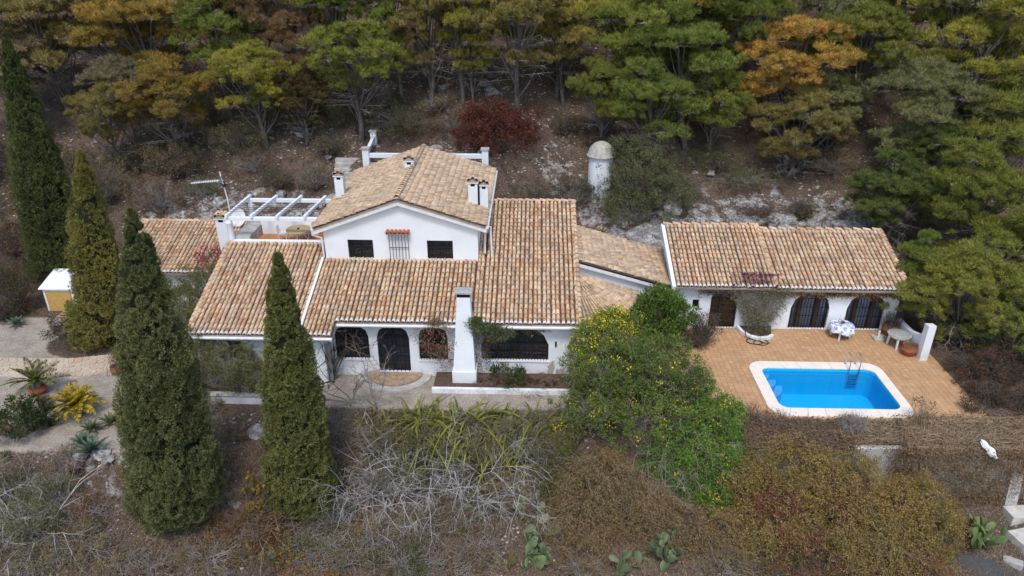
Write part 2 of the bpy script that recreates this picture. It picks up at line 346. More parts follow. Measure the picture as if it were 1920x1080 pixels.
# leaves, needles, sticks as numpy arrays
def unit(a): return a / (np.linalg.norm(a, axis=-1, keepdims=True) + 1e-9)
def rdir(n): return unit(rng.normal(size=(n, 3)))
class LB:
    """collects leaf quads / stick prisms for one mesh"""
    def __init__(s): s.V = []; s.F = []; s.T = []; s.r = []; s.n = 0
    def _push(s, V, F, r):
        s.V.append(V); (s.F if F.shape[1] == 4 else s.T).append(F + s.n); s.r.append(r); s.n += len(V)
    def leaves(s, P, D, L, W, r=None, tri=False):
        n = len(P); L = np.broadcast_to(L, (n,))[:, None]; W = np.broadcast_to(W, (n,))[:, None]
        side = unit(np.cross(D, rdir(n))); r = rng.random(n) if r is None else r
        if tri:
            V = np.stack([P - side * W * .5, P + side * W * .5, P + D * L], 1).reshape(-1, 3); s._push(V, np.arange(3 * n).reshape(n, 3), np.repeat(r, 3)); return s
        V = np.stack([P, P + D * L * .45 + side * W * .5, P + D * L, P + D * L * .45 - side * W * .5], 1).reshape(-1, 3)
        s._push(V, np.arange(4 * n).reshape(n, 4), np.repeat(r, 4)); return s
    def balls(s, Cs, Rs, n, L, W, up=.35, inner=.25, flat=1., zmin=-1., jit=.35):
        """n leaves on each ball, pointing outwards and upwards"""
        K = len(Cs); Rs = np.broadcast_to(Rs, (K,)); d = rdir(K * n); d[:, 2] = np.where(d[:, 2] < zmin, -d[:, 2], d[:, 2])
        c = np.repeat(np.asarray(Cs, float), n, 0); rr = np.repeat(Rs, n)[:, None]; u = (inner + (1 - inner) * rng.random((K * n, 1)) ** .5)
        P = c + d * rr * u * np.array([1, 1, flat]); D = unit(d + np.array([0, 0, up]) + rng.normal(size=(K * n, 3)) * jit)
        r = np.clip(.62 * rng.random(K * n) + .38 * np.repeat(rng.random(K), n), 0, 1)
        return s.leaves(P - D * (L * .4), D, L * (.7 + .6 * rng.random(K * n)), W * (.7 + .6 * rng.random(K * n)), r, True)
    def sticks(s, A, B, ra, rb):
        A = np.asarray(A, float); B = np.asarray(B, float); n = len(A); d = unit(B - A); u = unit(np.cross(d, np.array([.31, .2, .93]) + 0 * d)); v = np.cross(d, u)
        if np.max(rb) < .0062:      # thin twig ends come to a point
            ra = np.broadcast_to(ra, (n,))[:, None]; V = np.stack([A + ra * (math.cos(a) * u + math.sin(a) * v) for a in (0, 2.094, 4.189)] + [B], 1).reshape(-1, 3); b = np.arange(n)[:, None] * 4
            s._push(V, np.concatenate([b + np.array([k, (k + 1) % 3, 3]) for k in range(3)], 0), np.repeat(rng.random(n), 4)); return s
        ra = np.broadcast_to(ra, (n,))[:, None]; rb = np.broadcast_to(rb, (n,))[:, None]; ring = []
        for P, rr in ((A, ra), (B, rb)):
            for k in range(3): a = 2 * math.pi * k / 3; ring.append(P + rr * (math.cos(a) * u + math.sin(a) * v))
        V = np.stack(ring, 1).reshape(-1, 3); b = np.arange(n)[:, None] * 6
        F = np.concatenate([b + np.array([k, (k + 1) % 3, 3 + (k + 1) % 3, 3 + k]) for k in range(3)], 0)
        s._push(V, F, np.repeat(rng.random(n), 6)); return s
    def build(s, name, mat, parent=None, color=(1, 1, 1), kind=None, o0=None):
        V = np.concatenate(s.V); F = np.concatenate(s.F) if s.F else np.zeros((0, 4), int); me = npmesh(name, V - (org(parent) if o0 is None else o0), F, M[mat], rnd=np.concatenate(s.r), T=np.concatenate(s.T) if s.T else None)
        o = link(name, me, parent, kind); o.color = (*color, 1); return o

def lumps(blobs, per_m2, size, zlow=-.35):
    """small ball centres over the upper surface of ellipsoid blobs (cx,cy,cz,rx,rz[,ry])"""
    out = []
    for b in blobs:
        cx, cy, cz, rx, rz = b[:5]; ry = b[5] if len(b) > 5 else rx * .85
        n = max(8, int(per_m2 * 2 * math.pi * ((rx * ry + rx * rz + ry * rz) / 3))); d = rdir(n); d[:, 2] = np.where(d[:, 2] < zlow, -d[:, 2], d[:, 2])
        k = .60 + .50 * rng.random((n, 1)); k *= 1 + .26 * np.sin(d[:, :1] * 5 + cx) * np.cos(d[:, 1:2] * 6 + d[:, 2:] * 4 + cy)
        out.append(np.array([cx, cy, cz]) + d * k * np.array([rx, ry, rz]))
    P = np.concatenate(out)
    P[:, 2] = np.maximum(P[:, 2], G(P[:, 0], P[:, 1]) + size * .3); return P

def branchy(lb, base, n_main, length, spread, droop, r0, depth=3, kids=3, gnarl=.25, up=.8):
    """an uneven branching of thin stems from base points"""
    segs = []
    def grow(p, d, L, r, dep):
        k = 4; 
        for i in range(k):
            d = unit(d + rng.normal(size=3) * gnarl * .5 + np.array([0, 0, -droop * .25])); q = p + d * L / k
            segs.append((p, q, r * (1 - .6 * i / k), r * (1 - .6 * (i + 1) / k))); p = q
            if dep > 0 and i >= 1:
                for _ in range(kids if i > 1 else 1):
                    if rng.random() < .75: grow(p, unit(d + rng.normal(size=3) * .75), L * (.35 + .3 * rng.random()), r * .5, dep - 1)
    for m_ in range(n_main):
        a = rng.random() * 2 * math.pi; d = unit(np.array([math.cos(a) * spread, math.sin(a) * spread, up]) + rng.normal(size=3) * .2)
        b = np.array(base[m_ % len(base)], float) + np.append(rng.normal(size=2) * .08, 0); grow(b, d, length * (.7 + .6 * rng.random()), r0, depth)
    lb.sticks([s_[0] for s_ in segs], [s_[1] for s_ in segs], np.array([s_[2] for s_ in segs]), np.array([s_[3] for s_ in segs])); return segs

# ------------------------------------------------------------------ ground sheet
def axis(lo, a, b, hi, fine, n):
    m_ = np.arange(a, b + 1e-6, fine); t = np.linspace(0, 1, n + 1)[1:]
    return np.concatenate([(a - (a - lo) * t ** 2.2)[::-1], m_, b + (hi - b) * t ** 2.2])
gx = axis(-400, -46, 46, 400, .3, 22); gy = axis(-260, 14, 70, 520, .3, 22)
X, Y = np.meshgrid(gx, gy); Zg = G(X, Y)
in_pool = (X > 10.6) & (X < 16.9) & (Y > 26.7) & (Y < 31.0); Zg = np.where(in_pool, -2.2, Zg)
inside = ((X > -15.2) & (X < 2.0) & (Y > 29.6) & (Y < 37)) | ((X > 7.5) & (X < 19) & (Y > 34.7) & (Y < 38.2)) | ((X > -22) & (X < -15.5) & (Y > 35.6) & (Y < 38.4))
Zg = np.where(inside, -.3, Zg)
def gravel_mask(x, y):
    a = sst(-29.5, -28, x) * (1 - sst(-15.5, -14.3, x)) * sst(22.9, 23.6, y) * (1 - sst(34, 35, y))
    b = sst(-12., -10.5, x) * (1 - sst(3, 4.5, x)) * sst(25.9, 27.3, y) * (1 - sst(29, 30, y))
    bush = sst(.0, .6, 1.9 - np.hypot((x + 22.6) / 1.35, y - 31.9)) 
    return np.clip(np.maximum(a * (1 - .8 * bush), b), 0, 1)
def rock_mask(x, y):
    r = sst(2.2, 4, x) * (1 - sst(21, 24, x)) * sst(38.6, 39.6, y) * (1 - sst(45, 48.5, y)) * .56
    l = sst(-25, -22, x) * (1 - sst(-11, -9, x)) * sst(38.5, 39.5, y) * (1 - sst(42.5, 45, y)) * .47
    m_ = sst(-1, 1, x) * (1 - sst(5, 7, x)) * sst(39, 41, y) * (1 - sst(47, 53, y)) * .44
    h = sst(44, 46, y) * .30 * (1 - sst(60, 70, y))
    f = sst(-19, -17.5, x) * (1 - sst(-8, -7, x)) * sst(20.8, 21.6, y) * (1 - sst(23, 24, y)) * .42
    return np.maximum.reduce([r, l, m_, h, f])
Zg = Zg + (rock_mask(X, Y) > .3) * (fbm(X * 1.7, Y * 1.7, 31.) - .4) * .7 * sst(39, 40.5, Y)
ny, nx = X.shape; idx = np.arange(nx * ny).reshape(ny, nx)
F = np.stack([idx[:-1, :-1], idx[:-1, 1:], idx[1:, 1:], idx[1:, :-1]], -1).reshape(-1, 4)
gme = npmesh('ground', np.stack([X, Y, Zg], -1).reshape(-1, 3), F, M['ground'], smooth=True, attrs={'rock': rock_mask(X, Y).ravel(), 'gravel': gravel_mask(X, Y).ravel()})
ground = link('ground', gme, kind='structure')

# ------------------------------------------------------------------ roofs
TW, TL = .186, .44
def tile_mesh(name, mats, eave=False, seg=6):
    ys = [0, .15, TL] if eave else [0, TL]; V = []; 
    def ring(y, k, inner=0.):
        w_ = (TW - (TW - .155) * y / TL) / 2 - inner; h_ = .102 - .02 * y / TL - inner; z = .06 * (1 - y / TL)
        return [(-w_ * math.cos(math.pi * i / seg), y, z + h_ * math.sin(math.pi * i / seg)) for i in range(seg + 1)]
    for y in ys: V += ring(y, 0)
    V += ring(0, 0, .018); n = seg + 1; F = []; mi = []
    for a in range(len(ys) - 1):
        for i in range(seg): F.append((a * n + i, a * n + i + 1, (a + 1) * n + i + 1, (a + 1) * n + i)); mi.append(1 if eave and a == 0 else 0)
    b = len(ys) * n
    for i in range(seg): F.append((b + i, b + i + 1, i + 1, i)); mi.append(1 if eave else 0)
    return np.array(V), np.array(F), np.array(mi)
TV, TF, TM = tile_mesh('t', None); EV, EF, EM = tile_mesh('e', None, True)
class Roof:
    def __init__(s): s.t = []; s.pan = MB(); s.deck = MB()
    def field(s, o, u, v, width, rng_fn, sp=.212, ex=.32, deck=True, whiteeave=True):
        o = np.array(o, float); u = unit(np.array(u, float)); v = unit(np.array(v, float)); n = np.cross(u, v)
        if n[2] < 0: o = o + u * width; u = -u; n = -n
        nc = max(1, round(width / sp)); sp = width / nc
        for i in range(nc):
            sx = (i + .5) * sp; t0, t1 = rng_fn(sx)
            k = max(1, int(round((t1 - t0) / ex)))
            wob = rng.normal() * .012
            for j in range(k):
                t = t0 + (t1 - t0) * j / k; a = rng.normal() * .018
                uu = u * math.cos(a) + v * math.sin(a); vv = v * math.cos(a) - u * math.sin(a); vv = unit(vv + n * rng.normal() * .012)
                p = o + u * (sx + wob + rng.normal() * .006) + v * (t + rng.normal() * .012) + n * (.015 + abs(rng.normal()) * .006)
                s.t.append((np.stack([uu * (sp / .235), vv, np.cross(uu, vv)], 1), p, whiteeave and j == 0))
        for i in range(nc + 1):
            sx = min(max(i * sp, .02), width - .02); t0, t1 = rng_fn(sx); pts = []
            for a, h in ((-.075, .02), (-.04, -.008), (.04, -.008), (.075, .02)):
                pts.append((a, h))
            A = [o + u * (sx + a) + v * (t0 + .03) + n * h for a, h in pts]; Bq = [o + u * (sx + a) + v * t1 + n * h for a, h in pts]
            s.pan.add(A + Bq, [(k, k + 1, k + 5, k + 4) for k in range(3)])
        if deck:
            m_ = 12; A = []; 
            for q in range(m_ + 1):
                sx = width * q / m_; t0, t1 = rng_fn(sx)
                A += [o + u * sx + v * t0 - n * .015, o + u * sx + v * t1 - n * .015, o + u * sx + v * t0 - n * .13, o + u * sx + v * t1 - n * .13]
            fs = []
            for q in range(m_):
                b = 4 * q; fs += [(b, b + 4, b + 5, b + 1), (b + 2, b + 3, b + 7, b + 6), (b, b + 2, b + 6, b + 4), (b + 1, b + 5, b + 7, b + 3)]
            fs += [(0, 1, 3, 2), (4 * m_, 4 * m_ + 2, 4 * m_ + 3, 4 * m_ + 1)]
            s.deck.add(A, fs)
    def ridge(s, a, b, lift=.03, ex=.36, sc=1.05):
        a = np.array(a, float); b = np.array(b, float); L = np.linalg.norm(b - a); v = (b - a) / L; u = unit(np.cross(v, (0, 0, 1))); n = np.cross(u, v); k = max(1, int(L / ex))
        for j in range(k):
            uu = unit(u + n * rng.normal() * .05 + v * rng.normal() * .04); s.t.append((np.stack([uu * sc, v, n], 1), a + v * (L * j / k) + n * (lift + rng.normal() * .006), False))
    def single(s, p, u, v, sc=1.): 
        u = unit(np.array(u, float)); v = unit(np.array(v, float)); s.t.append((np.stack([u * sc, v * sc, np.cross(u, v) * sc], 1), np.array(p, float), False))
    def build(s, house, pale=False, keep=300):
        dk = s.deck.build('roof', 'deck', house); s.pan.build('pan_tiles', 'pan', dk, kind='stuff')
        sfx = '_pale' if pale else ''; d = np.array([np.linalg.norm(t[1] - CAM) for t in s.t]); order = np.argsort(d); o0 = org(house)
        me = {False: npmesh('tile', TV, TF, [M['tile_obj' + sfx]], smooth=True, mi=TM), True: npmesh('eave_tile', EV, EF, [M['tile_obj' + sfx], M['eave_lime']], smooth=True, mi=EM)}
        for i in order[:keep]:
            T, p, e = s.t[i]; o = bpy.data.objects.new('tile', me[e]); col.objects.link(o); o.parent = dk
            mt = Matrix([[*T[k], p[k] - o0[k]] for k in range(3)] + [[0, 0, 0, 1]]); o.matrix_local = mt
        rest = order[keep:]
        if len(rest):
            Vs = []; Fs = []; ms = []; rn = []; b = 0
            for i in rest:
                T, p, e = s.t[i]; v0, f0, m0 = (EV, EF, EM) if e else (TV, TF, TM)
                Vs.append(v0 @ T.T + p - o0); Fs.append(f0 + b); ms.append(m0); rn.append(np.full(len(v0), rng.random())); b += len(v0)
            link('roof_tiles', npmesh('roof_tiles', np.concatenate(Vs), np.concatenate(Fs), [M['tile_mesh' + sfx], M['eave_lime']], rnd=np.concatenate(rn), smooth=True, mi=np.concatenate(ms)), dk, 'stuff')
        return dk

# ------------------------------------------------------------------ walls with openings
def arch_top(op, x):
    """height of an opening's upper edge"""
    x0, x1, z0, z1, rise = op; c = (x0 + x1) / 2; h = (x1 - x0) / 2; q = min(1., abs(x - c) / h); e = 2.0 if x1 - x0 > 2.5 else 2.4
    return z1 - rise * (1 - (1 - q ** e) ** (1 / e)) if rise else z1
def wall_y(mb, x0, x1, y, z0, top, ops, th=.35, out=-1):
    """a wall in the xz-plane at y with openings (x0,x1,z0,z1,rise), its body behind the face"""
    y2 = y - out * th; xs = {x0, x1}
    for o in ops: xs |= set(np.linspace(o[0], o[1], 15 if o[4] else 2))
    for e in np.linspace(x0, x1, 9): 
        if not any(o[0] - .01 < e < o[1] + .01 for o in ops): xs.add(float(e))
    xs = sorted(xs); T = top if callable(top) else (lambda x: top)
    def quad(a, b, c, d): mb.add([a, b, c, d], [(0, 1, 2, 3)])
    def slab(xa, xb, za, zb, zc, zd):     # za,zb bottoms, zc,zd tops
        mb.hexa([(xa, y, za), (xb, y, zb), (xb, y2, zb), (xa, y2, za), (xa, y, zc), (xb, y, zd), (xb, y2, zd), (xa, y2, zc)])
    for a, b in zip(xs[:-1], xs[1:]):
        if b - a < 1e-5: continue
        m_ = (a + b) / 2; op = next((o for o in ops if o[0] < m_ < o[1]), None)
        if op is None: slab(a, b, z0, z0, T(a), T(b))
        else:
            if op[2] > z0 + .01: slab(a, b, z0, z0, op[2], op[2])
            slab(a, b, arch_top(op, a), arch_top(op, b), T(a), T(b))
def opening_shape(op, n=14, inset=0.):
    x0, x1, z0, z1, r = op; x0 += inset; x1 -= inset; z0 += inset; z1 -= inset; q = (x0, x1, z0, z1, r)
    return [(x0, z0), (x1, z0)] + [(x, arch_top(q, x)) for x in np.linspace(x1, x0, n if r else 2)]
def frame_ring(mb, op, wd, y0, y1):
    a = opening_shape(op); b = opening_shape(op, inset=wd); n = len(a)
    V = [(x, y0, z) for x, z in a] + [(x, y0, z) for x, z in b] + [(x, y1, z) for x, z in a] + [(x, y1, z) for x, z in b]
    F = []
    for i in range(n):
        j = (i + 1) % n; F += [(i, j, n + j, n + i), (2 * n + i, 3 * n + i, 3 * n + j, 2 * n + j), (n + i, n + j, 3 * n + j, 3 * n + i), (i, 2 * n + i, 2 * n + j, j)]
    mb.add(V, F)
def window(house, name, op, y, nv, nh, mull=(), frame='darkwood', pane='glass', curtain=None, grille=True, sill=True, solid=None, rails=()):
    """a window or door in a front wall: frame > pane, mullions, curtain, grille"""
    f = MB(); frame_ring(f, op, .06, y + .14, y + .22)
    fo = f.build(name, frame, house)
    x0, x1, z0, z1, r = op; inn = (x0 + .05, x1 - .05, z0 + .05, z1 - .05, r)
    MB().yprism(opening_shape(inn), y + .175, y + .185).build('pane', pane, fo)
    for (a, b) in mull: MB().box(x0 + (x1 - x0) * a, x0 + (x1 - x0) * b, y + .12, y + .17, z0 + .06, arch_top(op, x0 + (x1 - x0) * (a + b) / 2) - .05).build('mullion', frame, fo)
    for zz in rails: MB().box(x0 + .06, x1 - .06, y + .125, y + .165, zz - .03, zz + .03).build('rail', frame, fo)
    for (a, b) in (solid or ()): MB().box(x0 + (x1 - x0) * a, x0 + (x1 - x0) * b, y + .195, y + .225, z0 + .07, z1 - .45).build('door_panel', 'orangewood', fo)
    if curtain:
        for a, b in curtain:
            xs = np.linspace(x0 + (x1 - x0) * a, x0 + (x1 - x0) * b, 26); k = MB(); V = []
            for i, x in enumerate(xs): yy = y + .25 + .03 * math.sin(i * 1.9); V += [(x, yy, z0 + .05), (x, yy, arch_top(op, x) - .04)]
            k.add(V, [(2 * i, 2 * i + 2, 2 * i + 3, 2 * i + 1) for i in range(25)]); k.build('curtain', 'curtain', fo)
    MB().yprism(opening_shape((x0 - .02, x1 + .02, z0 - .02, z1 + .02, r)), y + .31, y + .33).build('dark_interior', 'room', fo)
    if grille:
        g = MB()
        for i in range(nv):
            x = x0 + (x1 - x0) * (i + .5) / nv; g.box(x - .014, x + .014, y + .03, y + .048, z0, arch_top(op, x) - .005)
        for i in range(nh):
            z = z0 + (z1 - z0) * (i + .5) / nh; w_ = 0 if z < z1 - r else (x1 - x0) / 2 * (1 - (1 - min(1, (z1 - z) / max(r, .01))) ** 2) ** .5
            xa, xb = (x0, x1) if z < z1 - r else ((x0 + x1) / 2 - w_, (x0 + x1) / 2 + w_); g.box(xa, xb, y + .049, y + .062, z - .016, z + .016)
        g.build('grille', 'iron', fo)
    if sill: MB().box(x0 - .06, x1 + .06, y - .05, y + .12, z0 - .06, z0 - .001).build('sill', 'white', fo)
    return fo
def chimney(house, x, y, z0, z1, w_, d_, name='chimney', cap='tile', roof=None):
    c = MB().box(x - w_ / 2, x + w_ / 2, y - d_ / 2, y + d_ / 2, z0, z1).build(name, 'white', house, bevel=.012)
    MB().box(x - w_ / 2 - .05, x + w_ / 2 + .05, y - d_ / 2 - .05, y + d_ / 2 + .05, z1, z1 + .05).build('collar', 'white', c)
    MB().box(x - w_ * .22, x + w_ * .22, y - d_ / 2 - .004, y, z1 - .16, z1 - .03).build('smoke_opening', 'void', c)
    k = MB().yprism([(x - w_ / 2 - .06, z1 + .051), (x + w_ / 2 + .06, z1 + .051), (x, z1 + .051 + w_ * .33)], y - d_ / 2 - .05, y + d_ / 2 + .05).build('cap', 'deck', c)
    if roof is not None and cap == 'tile':
        for sx in (-1, 1):
            roof.single((x + sx * w_ * .30, y - d_ / 2 - .06, z1 + .11), (math.cos(.55) , 0, -sx * math.sin(.55)), (0, 1, 0), 1.15)
        roof.single((x, y - d_ / 2 - .07, z1 + .05 + w_ * .32), (1, 0, 0), (0, 1, 0), 1.15)
    return c

# ------------------------------------------------------------------ main house
ZR = lambda y: 3.0 + .32 * (y - 28.8)                  # main front roof plane
cs = 1 / math.hypot(1, .32); VS = (0, cs, .32 * cs); SL = 1 / cs
house = thing('main_house', 'large white villa with gabled upper storey and clay tile roofs, cypresses before it', 'house', (-6.5, 33, 0))
wb = MB()
ops = [(-9.15, -7.55, .85, 2.62, .55), (-7.17, -5.66, .17, 2.62, .6), (-5.22, -3.86, .85, 2.62, .55), (-2.3, .83, .9, 2.72, .95)]
wall_y(wb, -9.35, 2.1, 29.35, -.1, ZR(29.35) - .17, ops)
wb.build('front_wall', 'white_peel', house)
wb = MB(); opl = [(-13.85, -13.15, 1.3, 2.25, 0), (-10.42, -9.9, 1.5, 2.28, 0)]
wall_y(wb, -15.3, -9.4, 28.45, -.1, ZR(28.45) - .17, opl); wb.build('side_front_wall', 'white', house)
wb = MB()
wb.xprism([(28.8, -.1), (29.7, -.1), (29.7, ZR(29.5) - .17), (28.8, ZR(28.8) - .17)], -9.75, -9.401)
wb.xprism([(28.81, -.1), (37.4, -.1), (37.4, ZR(34) - .4), (34.2, ZR(34.) - .2), (28.81, ZR(28.81) - .17)], -15.3, -14.95)
wb.xprism([(29.71, -.1), (37.4, -.1), (37.4, ZR(37.4) - .17), (29.71, ZR(29.71) - .17)], 1.75, 2.1)
wb.box(-14.95, 1.75, 37.05, 37.4, -.1, 4.2); wb.box(-2.6, 1.75, 37.05, 37.4, 4.2, ZR(37.1) - .2); wb.build('outer_wall', 'white', house)
# upper storey
PK, PZ, EL, ZL, ER, ZE = -6.43, 7.62, -10.62, 6.08, -2.22, 6.28
def gz(x): return PZ - (PK - x) * (PZ - ZL) / (PK - EL) if x < PK else PZ - (x - PK) * (PZ - ZE) / (ER - PK)
opu = [(-9.06, -7.81, 4.42, 5.42, 0), (-5.15, -3.88, 4.42, 5.42, 0)]
wb = MB(); wall_y(wb, -10.2, -2.65, 33.0, 4.0, lambda x: gz(x) - .16, opu, .3)
def side_wall(xa, xb): wb.hexa([(xa, 33.3, 3.), (xb, 33.3, 3.), (xb, 41.7, 3.), (xa, 41.7, 3.), (xa, 33.3, gz(xa) - .17), (xb, 33.3, gz(xb) - .17), (xb, 41.7, gz(xb) - .17), (xa, 41.7, gz(xa) - .17)])
side_wall(-10.2, -9.9); side_wall(-2.95, -2.65); wb.box(-9.9, -2.95, 41.4, 41.7, 3., 6.1); wb.build('upper_wall', 'white', house)
for i, op in enumerate(ops):
    if i == 1: window(house, 'front_door', op, 29.35, 8, 6, mull=((.47, .53),), frame='bluewood', sill=False, rails=(.95, 1.5, 2.05))
    elif i == 3: window(house, 'arched_window', op, 29.35, 22, 5, mull=((.24, .28), (.49, .52), (.73, .77)), rails=(1.3, 1.75, 2.2))
    else: window(house, 'arched_window', op, 29.35, 10, 5, mull=((.47, .53),), rails=(1.3, 1.75, 2.2))
for op in opl: window(house, 'small_window', op, 28.45, 5, 3, sill=False)
for op in opu: window(house, 'upper_window', op, 33.0, 9, 4, mull=((.13, .17), (.48, .52)), rails=(4.95,), frame='iron')
# blind window grille with a little tiled hood
gr = MB()
for i in range(7): x = -6.98 + .93 * i / 6; gr.box(x - .011, x + .011, 32.90, 32.922, 4.34, 5.78)
for z in (4.36, 5.05, 5.74): gr.box(-7.0, -6.04, 32.923, 32.94, z - .013, z + .013)
for x in (-7.0, -6.04): gr.box(x - .01, x + .01, 32.94, 33.02, 4.35, 4.37)
gr.build('window_grille', 'iron', house)
hood = MB().hexa([(-7.09, 32.72, 5.80), (-5.95, 32.72, 5.80), (-5.95, 32.999, 5.86), (-7.09, 32.999, 5.86), (-7.09, 32.72, 5.84), (-5.95, 32.72, 5.84), (-5.95, 32.999, 5.93), (-7.09, 32.999, 5.93)]).build('grille_hood', 'deck', house)
hme = npmesh('hood_tile', TV * np.array([1, .8, 1]), TF, [M['red_tile']], smooth=True)
for i in range(6):
    o = link('hood_tile', hme, hood); o.location = Vector(np.array((-7.0 + .2 * i - .02, 32.68, 5.83)) - org(house)); o.rotation_euler = (R(16), 0, 0)
# roofs
rf = Roof()
y_e, y_e2, y_p, y_g, y_r = 28.9, 28.05, 34.12, 33.0, 37.6
rf.field((-15.4, y_e2, ZR(y_e2)), (1, 0, 0), VS, 5.0, lambda s: (0, (y_p - y_e2) * SL))
rf.field((-10.3, y_e2, ZR(y_e2)), (1, 0, 0), VS, 1.4, lambda s: (0, (y_g - y_e2) * SL))
rf.field((-8.9, y_e, ZR(y_e)), (1, 0, 0), VS, 6.2, lambda s: (0, (y_g - y_e) * SL))
rf.field((-2.7, y_e, ZR(y_e)), (1, 0, 0), VS, 4.9, lambda s: (0, (y_r - y_e) * SL))
rf.ridge((-2.7, y_r + .02, ZR(y_r) + .05), (2.3, y_r + .02, ZR(y_r) + .05)); rf.ridge((2.22, y_e, ZR(y_e) + .06), (2.22, y_r, ZR(y_r) + .06), .03, .335)
rf.ridge((-15.42, y_e2, ZR(y_e2) + .04), (-15.42, y_p, ZR(y_p) + .04), .03, .335)
deck = rf.build(house)
gf = Roof()
for sgn, (ex_, ez_) in ((-1, (EL, ZL)), (1, (ER, ZE))):
    v = np.array([PK - ex_, 0, PZ - ez_]); L = np.linalg.norm(v)
    gf.field((ex_, 32.72, ez_), (0, 1, 0), v, 9.3, lambda s, L=L: (0, L - .02), whiteeave=False)
gf.ridge((PK, 32.7, PZ + .04), (PK, 42.0, PZ + .04), .05, .33, 1.25)
ch = chimney(house, -10.22, 37.0, 5.5, 7.42, .46, .46, roof=gf)
chimney(house, -6.62, 38.0, 7.3, 7.98, .5, .5, roof=gf)
c1 = chimney(house, -3.0, 35.2, 5.9, 7.72, .48, .5, roof=gf); c2 = chimney(house, -2.46, 35.3, 4.5, 7.55, .42, .48, roof=gf)
gf.build(house, pale=True, keep=0)
MB().yprism([(PK - .30, PZ - .01), (PK + .30, PZ - .01), (PK + .09, PZ + .125), (PK - .09, PZ + .125)], 32.75, 41.98).build('ridge_mortar', 'ridge', house)
st = MB().box(-2.755, -2.675, 34.98, 35.2, 6.2, 7.6).build('soot_streak', 'void', c1)
# verge boards, gutters, downpipes
vg = MB()
for a, b in (((EL - .02, ZL), (PK, PZ)), ((PK, PZ), (ER + .02, ZE))):
    vg.yprism([(a[0], a[1] - .34), (b[0], b[1] - .34), (b[0], b[1] - .03), (a[0], a[1] - .03)], 32.74, 32.99)
vg.build('verge_board', 'gutter', house, bevel=.02)
MB().box(-10.42, -10.30, y_e2 + .02, 32.99, 0, 1).build('verge_kerb', 'gutter', house)
kb = [o for o in house.children if o.name.startswith('verge_kerb')][0]
for vtx in kb.data.vertices:
    wy = vtx.co.y + 33; vtx.co.z = ZR(wy) + (.05 if vtx.co.z < .5 else .15)
def gutter(a, b, r=.07): return MB().tube([a, b], r, 8).build('gutter', 'gutter', house, smooth=True)
MB().box(-8.9, 2.2, y_e + .03, y_e + .17, ZR(y_e) - .24, ZR(y_e) - .135).build('eave_board', 'gutter', house)
gutter((-8.95, y_e - .03, ZR(y_e) - .12), (2.2, y_e - .03, ZR(y_e) - .10)); gutter((-15.4, y_e2 - .03, ZR(y_e2) - .12), (-8.85, y_e2 - .03, ZR(y_e2) - .10))
MB().box(-15.3, -8.9, y_e2 + .03, y_e2 + .17, ZR(y_e2) - .24, ZR(y_e2) - .135).build('eave_board', 'gutter', house)
gutter((EL - .07, 32.75, ZL - .06), (EL - .07, 41.9, ZL - .04)); gutter((ER + .07, 32.75, ZE - .06), (ER + .07, 41.9, ZE - .04))
def pipe(p, r=.045, m_='gutter'): return MB().tube(p, r, 8).build('downpipe', m_, house, smooth=True)
pipe([(EL - .07, 32.8, ZL - .1), (EL - .07, 32.8, ZL - .35), (-10.3, 32.92, ZL - .55), (-10.28, 32.93, 4.5)]); pipe([(ER + .07, 33.0, ZE - .1), (ER + .2, 33.1, ZE - .15), (ER + .25, 33.1, ZR(33.1) + .16)]); pipe([(ER - .1, 33.3, ZE - .25), (ER - .1, 33.3, ZR(33.3) + .2)])
pipe([(-8.9, 28.0, ZR(y_e2) - .15), (-9.1, 28.3, 2.3), (-9.25, 28.55, 2.1), (-9.28, 28.7, .05)], .075, 'zinc')
# roof terrace over the left block
MB().box(-15.4, -10.32, 34.12, 34.36, 4.3, 4.84).build('parapet', 'white', house, bevel=.015)
MB().box(-14.9, -10.21, 34.361, 37.4, 4.25, 4.45).build('roof_terrace_floor', 'orangefloor', house)
MB().box(-14.4, -11.4, 36.0, 36.3, 4.451, 5.35).build('parapet', 'white', house, bevel=.015)
lw = MB(); lw.box(-15.28, -14.45, 34.361, 36.6, 4.0, 4.98).build('parapet', 'concrete', house, bevel=.015)
# roadside chimney breast on the front wall
bt = MB().hexa([(-3.55, 28.50, .8), (-2.53, 28.50, .8), (-2.53, 29.348, .8), (-3.55, 29.348, .8), (-3.31, 28.85, 4.42), (-2.72, 28.85, 4.42), (-2.72, 29.348, 4.42), (-3.31, 29.348, 4.42)]).build('chimney', 'white', house, bevel=.02)
MB().box(-3.60, -2.48, 28.42, 29.347, 0, .80).build('plinth', 'white', bt, bevel=.02)
MB().box(-3.30, -2.73, 28.84, 28.9, 4.43, 4.58).build('smoke_opening', 'void', bt)
ck = MB(); ck.box(-3.33, -3.27, 28.86, 29.34, 4.421, 4.60); ck.box(-2.76, -2.70, 28.86, 29.34, 4.421, 4.60); ck.box(-3.27, -2.76, 29.2, 29.34, 4.421, 4.60); ck.box(-3.40, -2.63, 28.78, 29.38, 4.601, 4.67); ck.build('cap', 'concrete', bt)
MB().box(1.12, 1.2, 29.29, 29.349, 1.7, 1.95).build('wall_lamp', 'iron', house)

